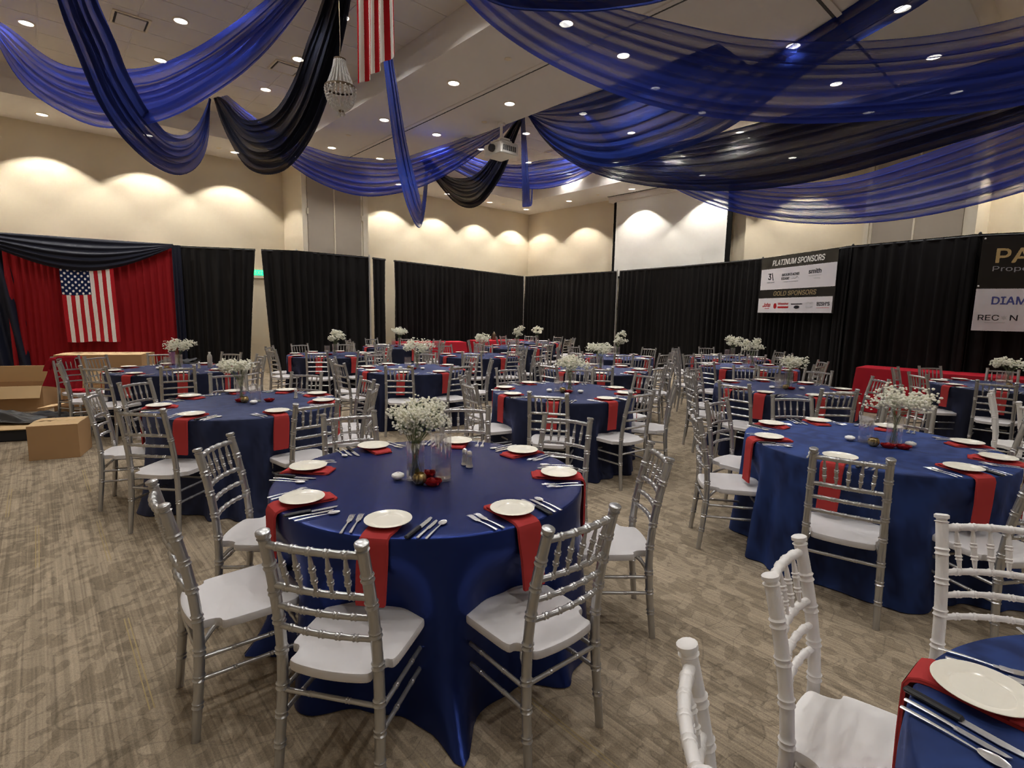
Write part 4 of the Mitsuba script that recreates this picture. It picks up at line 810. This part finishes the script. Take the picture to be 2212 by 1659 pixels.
# centrepieces: vase px offsets are (dx, dy) from the table's centre: bouquet (width, height above the vase, lean x, lean y)
FLOWERS = {'T1': (.30, .20, .02, 0), 'T2': (.42, .19, .0, .0), 'T3': (.30, .17, -.03, 0), 'T8': (.36, .17, .02, 0), 'T15': (.36, .16, .04, 0), 'T16': (.46, .13, .05, 0), 'T4': (.42, .18, .02, 0), 'T7': (.42, .22, .03, 0), 'T12': (.40, .20, -.02, 0), 'T14': (.38, .27, .0, 0), 'T5': (.36, .24, .03, 0), 'T7b': (.30, .22, .0, 0), 'T13': (.30, .33, .08, 0), 'T14A': (.34, .24, 0, 0), 'T6': (.40, .26, 0, 0), 'T9': (.32, .36, .06, 0), 'T10': (.34, .26, 0, 0)}
for tk, (x, y, phrase, cloth, sa, ch) in TABLES.items():
    D = math.hypot(x, y); lod = 0 if D < 5.2 else 1
    if not isinstance(sa, list): phase = sa; sa = [phase + 45 * i for i in range(8)]
    else: phase = PHASE[tk]
    jr = np.random.default_rng(len(tk) * 31 + int(x * 100 + 2000))
    if ch is None and tk != 'T17': ch = [phase + 45 * i + jr.uniform(-4, 4) for i in range(8)]
    poses = []
    for c in ch or []:
        if isinstance(c, tuple): px, py, fc = c; px += .262 * math.cos(math.radians(fc)); py += .262 * math.sin(math.radians(fc)); ang = math.degrees(math.atan2(py - y, px - x))
        else: ang = c; fc = ang + 180 + (jr.uniform(-5, 5)); rr = .865 + jr.uniform(-.03, .045); px, py = x + rr * math.cos(math.radians(ang)), y + rr * math.sin(math.radians(ang))
        poses.append((px, py, fc, ang))
    if tk == 'T17':
        for qx, qy, fc in ((.802, 1.455, -40), (.335, .865, -14), (1.69, 1.765, -99)):
            px, py = qx + .262 * math.cos(math.radians(fc)), qy + .262 * math.sin(math.radians(fc)); poses.append((px, py, fc, math.degrees(math.atan2(py - y, px - x))))
    k = tag(numbered('tablecloth'), f'{dict(satin_navy_bsdf="shiny navy satin", velvet_royal_bsdf="royal blue velvet", velvet_slate_bsdf="slate blue velvet", cloth_navy_bsdf="matte navy", cloth_dark_bsdf="dark navy")[cloth]} floor-length cloth over the {phrase}', 'tablecloth', 'cloths over the round tables')
    cl_m = tablecloth(int(abs(x * 37 + y * 91)) + 3, [q[3] for q in poses], ((-75, .065, .17), (-156, .06, .10), (-40, .08, .06)) if tk == 'T1' else ((-125, .2, .05), (-60, .15, .06)), nfold=21 if tk != 'T1' else 12, fa=.045 if tk != 'T1' else .035, n=216 if D < 8.6 else 120)
    dress(k, cl_m, cloth, x, y)
    scene[k]['to_world'] = place(x, y)
    used = {}
    for px, py, fc, ang in poses:
        w = seat_word((x, y), ang, phase); used[w] = used.get(w, 0) + 1
        if used[w] > 1: w = [q for q in SEATS8 if q not in used][0]; used[w] = 1
        chair(px, py, fc, f'{"white" if tk == "T17" else "silver"} chiavari chair, {w} side of {phrase}', 'white' if tk == 'T17' else 'silver', 'white chairs at the corner table' if tk == 'T17' else 'silver chairs round the tables')
    for ang in sa: setting(tk, x, y, ang, seat_word((x, y), ang, phase), phrase, lod, D < 9.3)
    if tk == 'T17': continue
    # vases with flowers
    fw, fh, lx_, ly_ = FLOWERS[tk]
    if tk == 'T1': VS = [(-.472, 2.545, .046, .195, .06, 1), (-.335, 2.545, .0415, .235, .16, 0), (-.372, 2.665, .044, .20, .0, 0)]
    elif tk == 'T2': VS = [(2.54, 3.43, .046, .20, .08, 1), (2.40, 3.50, .044, .19, .09, 0)]
    elif tk == 'T3': VS = [(-2.47, 4.76, .042, .19, .0, 1), (-2.29, 4.66, .045, .16, .0, 0)]
    else: VS = [(x + .07, y + .02, .046, .20, 0, 1), (x - .06, y - .02, .048, .17, 0, 0)]
    VS[0] = VS[0]
    for vx, vy, vr, vh, wat, fl in VS:
        k = thing('glass_vase', f'clear glass cylinder vase {"holding flowers" if fl else "beside the flowers"} on the {phrase}' if tk != 'T1' or fl else f'clear glass cylinder vase {"with water" if wat else "standing behind"} on the {phrase}', 'vase', 'glass vases on the tables')
        glass_vase(k, vx, vy, vr, vh, wat if D < 3 else 0, 36 if lod == 0 else 16)
        if fl:
            near = D < 3; mid = D < 8.6
            b, s_ = bouquet_mesh(int(abs(x * 53 + y * 17)) + 11, 1300 if near else (620 if mid else 420), fw, fh, .0062 if near else (.0092 if mid else .0112), vh, (lx_, ly_), vr)
            k2 = thing('flower_bouquet', f"bunch of white baby's breath on the {phrase}", 'flowers', "baby's breath on the tables")
            put(f'{k2}__blossoms', b, 'blossom_bsdf', True); tag(f'{k2}__blossoms', 'tiny white blossoms', kind='stuff'); put(f'{k2}__stems', s_, 'stem_bsdf', 40); tag(f'{k2}__stems', 'thin green stems', kind='stuff')
            for q in ('blossoms', 'stems'): scene[f'{k2}__{q}']['to_world'] = T().translate([vx, vy, ZT + .003])
    def candle(cx, cy, w):
        k = thing('floating_candle', f'white disc candle {w} of the vases on the {phrase}', 'candle', 'white candles on the tables'); set_at(f'{k}__wax', candle_sh, cx, cy); set_at(f'{k}__wick', wick_sh, cx, cy)
    def rose(cx, cy, w, i=0, sc=1.):
        k = thing('rose', f'red rose {w} the vases on the {phrase}', 'rose', 'red roses by the vases'); set_at(f'{k}__petals', rose_sh[i], cx, cy, ZT - .005); set_at(f'{k}__leaf', leaf_sh, cx, cy, ZT, -50)
    def votive(cx, cy): k = tag(numbered('votive'), f'gold glass ball votive by the vases, {phrase}', 'votive holder', 'gold votives by the vases'); set_at(k, votive_sh, cx, cy)
    def shaker(cx, cy, w):
        k = thing('shaker', f'glass {w} shaker with metal cap on the {phrase}', 'shaker', 'shakers on the tables'); set_at(f'{k}__body', shaker_sh, cx, cy); set_at(f'{k}__cap', shaker_cap, cx, cy)
    if tk == 'T1':
        candle(-.560, 2.545, 'left'); votive(-.44, 2.475); rose(-.375, 2.470, 'in front of'); rose(-.42, 2.60, 'between', 1); shaker(-.252, 2.81, 'salt'); shaker(-.222, 2.765, 'pepper')
    elif tk == 'T2': candle(2.335, 3.56, 'left'); candle(2.645, 3.415, 'right'); votive(2.395, 3.41); rose(2.468, 3.375, 'in front of'); rose(2.55, 3.35, 'right in front of', 1)
    elif tk == 'T3': candle(-2.265, 4.565, 'in front'); votive(-2.37, 4.62); rose(-2.43, 4.66, 'left in front of'); rose(-2.19, 4.70, 'right of', 1); shaker(-2.03, 4.90, 'salt')
    elif D < 9.3:
        candle(x - .16, y - .06, 'left'); candle(x + .17, y - .10, 'right'); votive(x - .02, y - .10); rose(x + .04, y - .11, 'in front of')
        if tk in ('T15', 'T4'): shaker(x + (.02 if tk == 'T15' else .28), y + .12, 'salt')
    else: candle(x - .15, y - .1, 'left'); rose(x + .02, y - .1, 'in front of')
# the table just outside the right edge, whose white chairs reach into the picture
tx_, ty_ = 5.47, 4.30
k = tag(numbered('tablecloth'), 'dark navy cloth over the table just past the right edge', 'tablecloth', 'cloths over the round tables'); dress(k, tablecloth(77, [178, 136], (), n=120), 'cloth_dark_bsdf', tx_, ty_); scene[k]['to_world'] = place(tx_, ty_)
for a, w in ((136, 'upper'), (180, 'lower')): chair(tx_ + .87 * math.cos(math.radians(a)), ty_ + .87 * math.sin(math.radians(a)), a + 180, f'white chiavari chair at the right edge, the {w} of two', 'white', 'two white chairs at the right edge')
# a chair off the far left table with a red cloth thrown over it
def ground(px): return px
cx_, cy_ = -5.80, 7.05
k = chair(cx_, cy_, -15, 'silver chiavari chair draped with a red cloth near the boxes')
uu, vv = np.meshgrid(np.linspace(-1, 1, 15), np.linspace(0, 1, 19), indexing='ij')
q = (vv - .42); yy = np.where(q < 0, -.262 + .035 + .25 * q, -.275 - .10 * q - .05 * q ** 2) - .02 * np.sin(uu * 6); zz = .935 - np.where(q < 0, .55 * np.abs(q), .80 * q) * (1 - .18 * uu) - .02 * uu ** 2 * 1.0
xx = uu * (.20 + .10 * np.abs(q)) + .02 * np.sin(vv * 7)
cl = grid(np.stack([xx, yy + .012 * np.sin(uu * 11 + vv * 3), zz], -1)); k = tag(numbered('draped_cloth'), 'red cloth thrown over a chair near the boxes', 'cloth'); put(k, cl, 'red_cloth_bsdf', True); scene[k]['to_world'] = place(cx_, cy_, 0, -105)
cl = cat(rbox(-.12, .10, -.10, .12, .443, .462, .006), rbox(-.08, .13, -.13, .05, .462, .476, .005)); k = tag(numbered('folded_cloth'), 'folded pink red cloth lying on a chair seat near the boxes', 'cloth'); put(k, cl, 'red_cloth_bsdf', 30); scene[k]['to_world'] = place(cx_, cy_, 0, -80)

# ================================================================ long buffet tables under red cloth
def buffet(a, d, length, depth, label, seed, items=()):
    a = np.array(a, float); d = np.array(d, float) / np.linalg.norm(d); n = np.array([-d[1], d[0]])
    if n @ (a) < 0: n = -n
    r = np.random.default_rng(seed); per = []; corners = [a, a + d * length, a + d * length + n * depth, a + n * depth]
    for i in range(4):
        p, q = corners[i], corners[(i + 1) % 4]; m_ = max(2, int(np.linalg.norm(q - p) / .05))
        per += [p + (q - p) * j / m_ for j in range(m_)]
    per = np.array(per); c = per.mean(0); N = len(per); th = np.arange(N)
    out = np.roll(per, -1, 0) - np.roll(per, 1, 0); out = np.stack([out[:, 1], -out[:, 0]], 1); out /= np.linalg.norm(out, axis=1, keepdims=True)
    if ((per - c) * out).sum(1).mean() < 0: out = -out
    rows = [np.column_stack([c + (per - c) * .02, np.full(N, .76)]), np.column_stack([c + (per - c) * .97, np.full(N, .76)])]
    for h in (0, .012, .05, .2, .4, .6, .8, 1.):
        w = (.004 + .05 * h + .022 * h * np.sin(th * .9 + seed + 1.5 * np.sin(th * .21)))[:, None]
        rows.append(np.column_stack([per + out * (w if h else 0), np.full(N, .758 - .75 * h)]))
    m = grid(np.stack(rows, 1), close=True); m.fix_normals()
    k = tag(numbered('red_tablecloth'), label, 'tablecloth'); put(k, m, 'red_cloth_bsdf', 40)
buffet((6.015, 9.198), (.687, -.727), 3.4, .66, 'bright red cloth over the long buffet table at right', 1)
buffet((-3.05, 14.02), (.895, .447), 1.95, .62, 'dark red cloth over the far buffet table left of centre', 2)
buffet((-1.05, 15.55), (.86, .5), 1.8, .62, 'red cloth over the buffet table nearest the room corner', 3)
k = thing('beverage_urn', 'small dark urn on the buffet table nearest the room corner', 'urn')
put(f'{k}__body', lathe([(.0005, .0), (.06, .002), (.07, .05), (.065, .17), (.03, .22), (.012, .25), (.0005, .255)], 16), 'bronze_bsdf'); put(f'{k}__tap', sweep([(.06, 0, .06), (.10, 0, .055)], .008, 8), 'aluminium_bsdf')
for q in ('body', 'tap'): scene[f'{k}__{q}']['to_world'] = place(-.58, 16.2, .762)

# ================================================================ cardboard boxes at the left
def carton(label, c, deg, w, d, h, flaps=(), closed=False, th=.006, tears=0):
    k = thing('cardboard_box', label, 'cardboard box'); tw = place(c[0], c[1], c[2] if len(c) > 2 else 0, deg)
    def p(nm, m, b='cardboard_bsdf'): key = child(k, nm); put(key, m, b, 20); scene[key]['to_world'] = tw
    p('body', cat(rbox(-w / 2, w / 2, -d / 2, -d / 2 + th, 0, h, .002), rbox(-w / 2, w / 2, d / 2 - th, d / 2, 0, h, .002), rbox(-w / 2, -w / 2 + th, -d / 2, d / 2, 0, h, .002), rbox(w / 2 - th, w / 2, -d / 2, d / 2, 0, h, .002), rbox(-w / 2, w / 2, -d / 2, d / 2, .001, .008, .002)))
    if closed:
        r = np.random.default_rng(int(w * 100)); n_ = 13; x_ = np.linspace(-w / 2, w / 2, n_)
        for s_ in (-1, 1):
            mid = .0 + .02 * r.uniform(-1, 1, n_) * (1 if tears else .1); e = np.full(n_, s_ * d / 2)
            zz_ = h + .004 + .012 * tears * r.uniform(0, 1, n_)
            P = np.stack([np.column_stack([x_, e, np.full(n_, h)]), np.column_stack([x_, e * .5, h + .006 + 0 * x_]), np.column_stack([x_, s_ * .004 + mid, zz_])], 1)
            m = grid(P); m2 = m.copy(); m2.vertices = m2.vertices - [0, 0, .004]; m2.invert(); p('flap', cat(m, m2), 'cardboard_light_bsdf')
    for side, fl, ang in flaps:
        L, off = (w, d / 2) if side in ('front', 'back') else (d, w / 2); f = rbox(-L / 2 + .005, L / 2 - .005, 0, fl, -.003, .003, .001)
        f.apply_transform(trimesh.transformations.rotation_matrix(math.radians(ang), (1, 0, 0))); f.apply_translation((0, off - .004, h))
        f.apply_transform(trimesh.transformations.rotation_matrix({'back': 0, 'left': PI / 2, 'front': PI, 'right': -PI / 2}[side], (0, 0, 1))); p('flap', f, 'cardboard_light_bsdf')
    return k
carton('closed cardboard box in front of the other boxes on the carpet', (-4.86, 5.56), 26, .42, .46, .36, closed=True, tears=1)
carton('large open cardboard box at the left edge with raised flaps', (-7.62, 8.0), 20, .92, .62, .385, flaps=(('right', .22, 62), ('back', .26, 100), ('front', .2, -60)))
carton('tall cardboard box standing before the red curtain below the flag', (-7.02, 9.10), 16, 1.25, .62, .78, closed=True, tears=1)
carton('small open cardboard box behind the closed one', (-6.20, 7.42), 12, .40, .34, .20, flaps=(('left', .22, -8), ('right', .18, 15)))
carton('open cardboard box leaning before the red curtain beside the draped chair', (-6.72, 8.35), 40, .36, .3, .34, flaps=(('left', .2, 75), ('back', .2, 80)))
k = tag(numbered('cardboard_sheet'), 'flat pale cardboard sheet lying left of the closed box', 'cardboard'); put(k, rbox(-.75, .75, -.32, .32, 0, .012, .003), 'cardboard_light_bsdf', 20); scene[k]['to_world'] = T().translate([-6.42, 6.10, .14]).rotate([0, 0, 1], 22)
k = tag(numbered('storage_case'), 'low dark case under the cardboard sheet at the left edge', 'case'); put(k, cat(rbox(-.72, .70, -.30, .28, .0, .135, .012), rbox(-.74, .72, -.31, .29, .118, .138, .006)), 'black_fabric_bsdf', 20); scene[k]['to_world'] = place(-6.42, 6.12, 0, 22)
# a heap of dark cloth on the boxes
n, m = 48, 40; uu, vv = np.meshgrid(np.linspace(-1, 1, n), np.linspace(-1, 1, m), indexing='ij')
rr = np.sqrt(uu ** 2 + vv ** 2); P3 = np.stack([uu * 2.2, vv * 2.2, uu * 0], -1)
hh = (.17 * np.exp(-rr ** 2 * 1.5) + .14 * (meshkit.fbm(P3 * 1.6, 3, 4) - .5)) * np.clip(1.25 - rr, 0, 1) ** .7
hp = grid(np.stack([uu * .72 + .05 * np.sin(vv * 5), vv * .42 + .05 * np.sin(uu * 6), np.maximum(.004, hh + .03)], -1)); k = tag(numbered('cloth_heap'), 'crumpled dark grey cloth heaped on the floor among the boxes', 'cloth'); put(k, hp, 'black_fabric_bsdf', True); scene[k]['to_world'] = place(-6.25, 6.82, 0, 22)
k = tag(numbered('garment_bag'), 'folded black bag on the cardboard sheet at the left edge', 'bag'); hp2 = hp.copy(); put(k, hp2, 'black_plastic_bsdf', True); scene[k]['to_world'] = T().translate([-6.35, 6.28, .15]).rotate([0, 0, 1], 25).scale([.8, .55, .9])
# crate, bottle and cup behind the far left table
k = thing('storage_crate', 'black plastic crate behind the far left table', 'crate'); tw = place(-5.55, 8.75, 0, 12)
put(f'{k}__body', cat(rbox(-.26, .26, -.2, -.18, .0, .70, .005), rbox(-.26, .26, .18, .2, .0, .70, .005), rbox(-.26, -.24, -.2, .2, 0, .70, .005), rbox(.24, .26, -.2, .2, 0, .70, .005), rbox(-.26, .26, -.2, .2, .001, .02, .004)), 'black_plastic_bsdf', 20)
put(f'{k}__liner', grid(np.stack([np.linspace(-.25, .25, 20)[:, None] + 0 * np.linspace(0, 1, 12)[None], -.19 + .38 * np.linspace(0, 1, 12)[None] + 0 * np.linspace(0, 1, 20)[:, None], .70 + .05 * meshkit.noise(np.stack(np.meshgrid(np.linspace(0, 9, 20), np.linspace(0, 5, 12), [0.], indexing='ij'), -1)[:, :, 0], 3)], -1)), 'black_fabric_bsdf', True)
for q in ('body', 'liner'): scene[f'{k}__{q}']['to_world'] = tw
k = thing('tumbler', 'pink purple tumbler beside the black crate', 'cup'); put(f'{k}__body', lathe([(.0005, 0), (.03, .001), (.042, .2), (.0005, .2)], 18), 'tumbler_bsdf'); put(f'{k}__lid', lathe([(.0005, .215), (.03, .213), (.044, .2), (.044, .19)], 18), 'black_plastic_bsdf')
for q in ('body', 'lid'): scene[f'{k}__{q}']['to_world'] = place(-4.93, 7.62, ZT + .001) 
k = thing('water_bottle', 'clear plastic water bottle on the far left table', 'bottle'); put(f'{k}__body', lathe([(.0005, 0), (.03, .001), (.033, .02), (.031, .08), (.033, .14), (.028, .17), (.013, .195), (.013, .205)], 18), 'crystal_bsdf'); put(f'{k}__cap', lathe([(.015, .20), (.015, .218), (.0005, .219)], 14), 'wax_bsdf')
for q in ('body', 'cap'): scene[f'{k}__{q}']['to_world'] = place(-4.22, 7.33, ZT + .001)
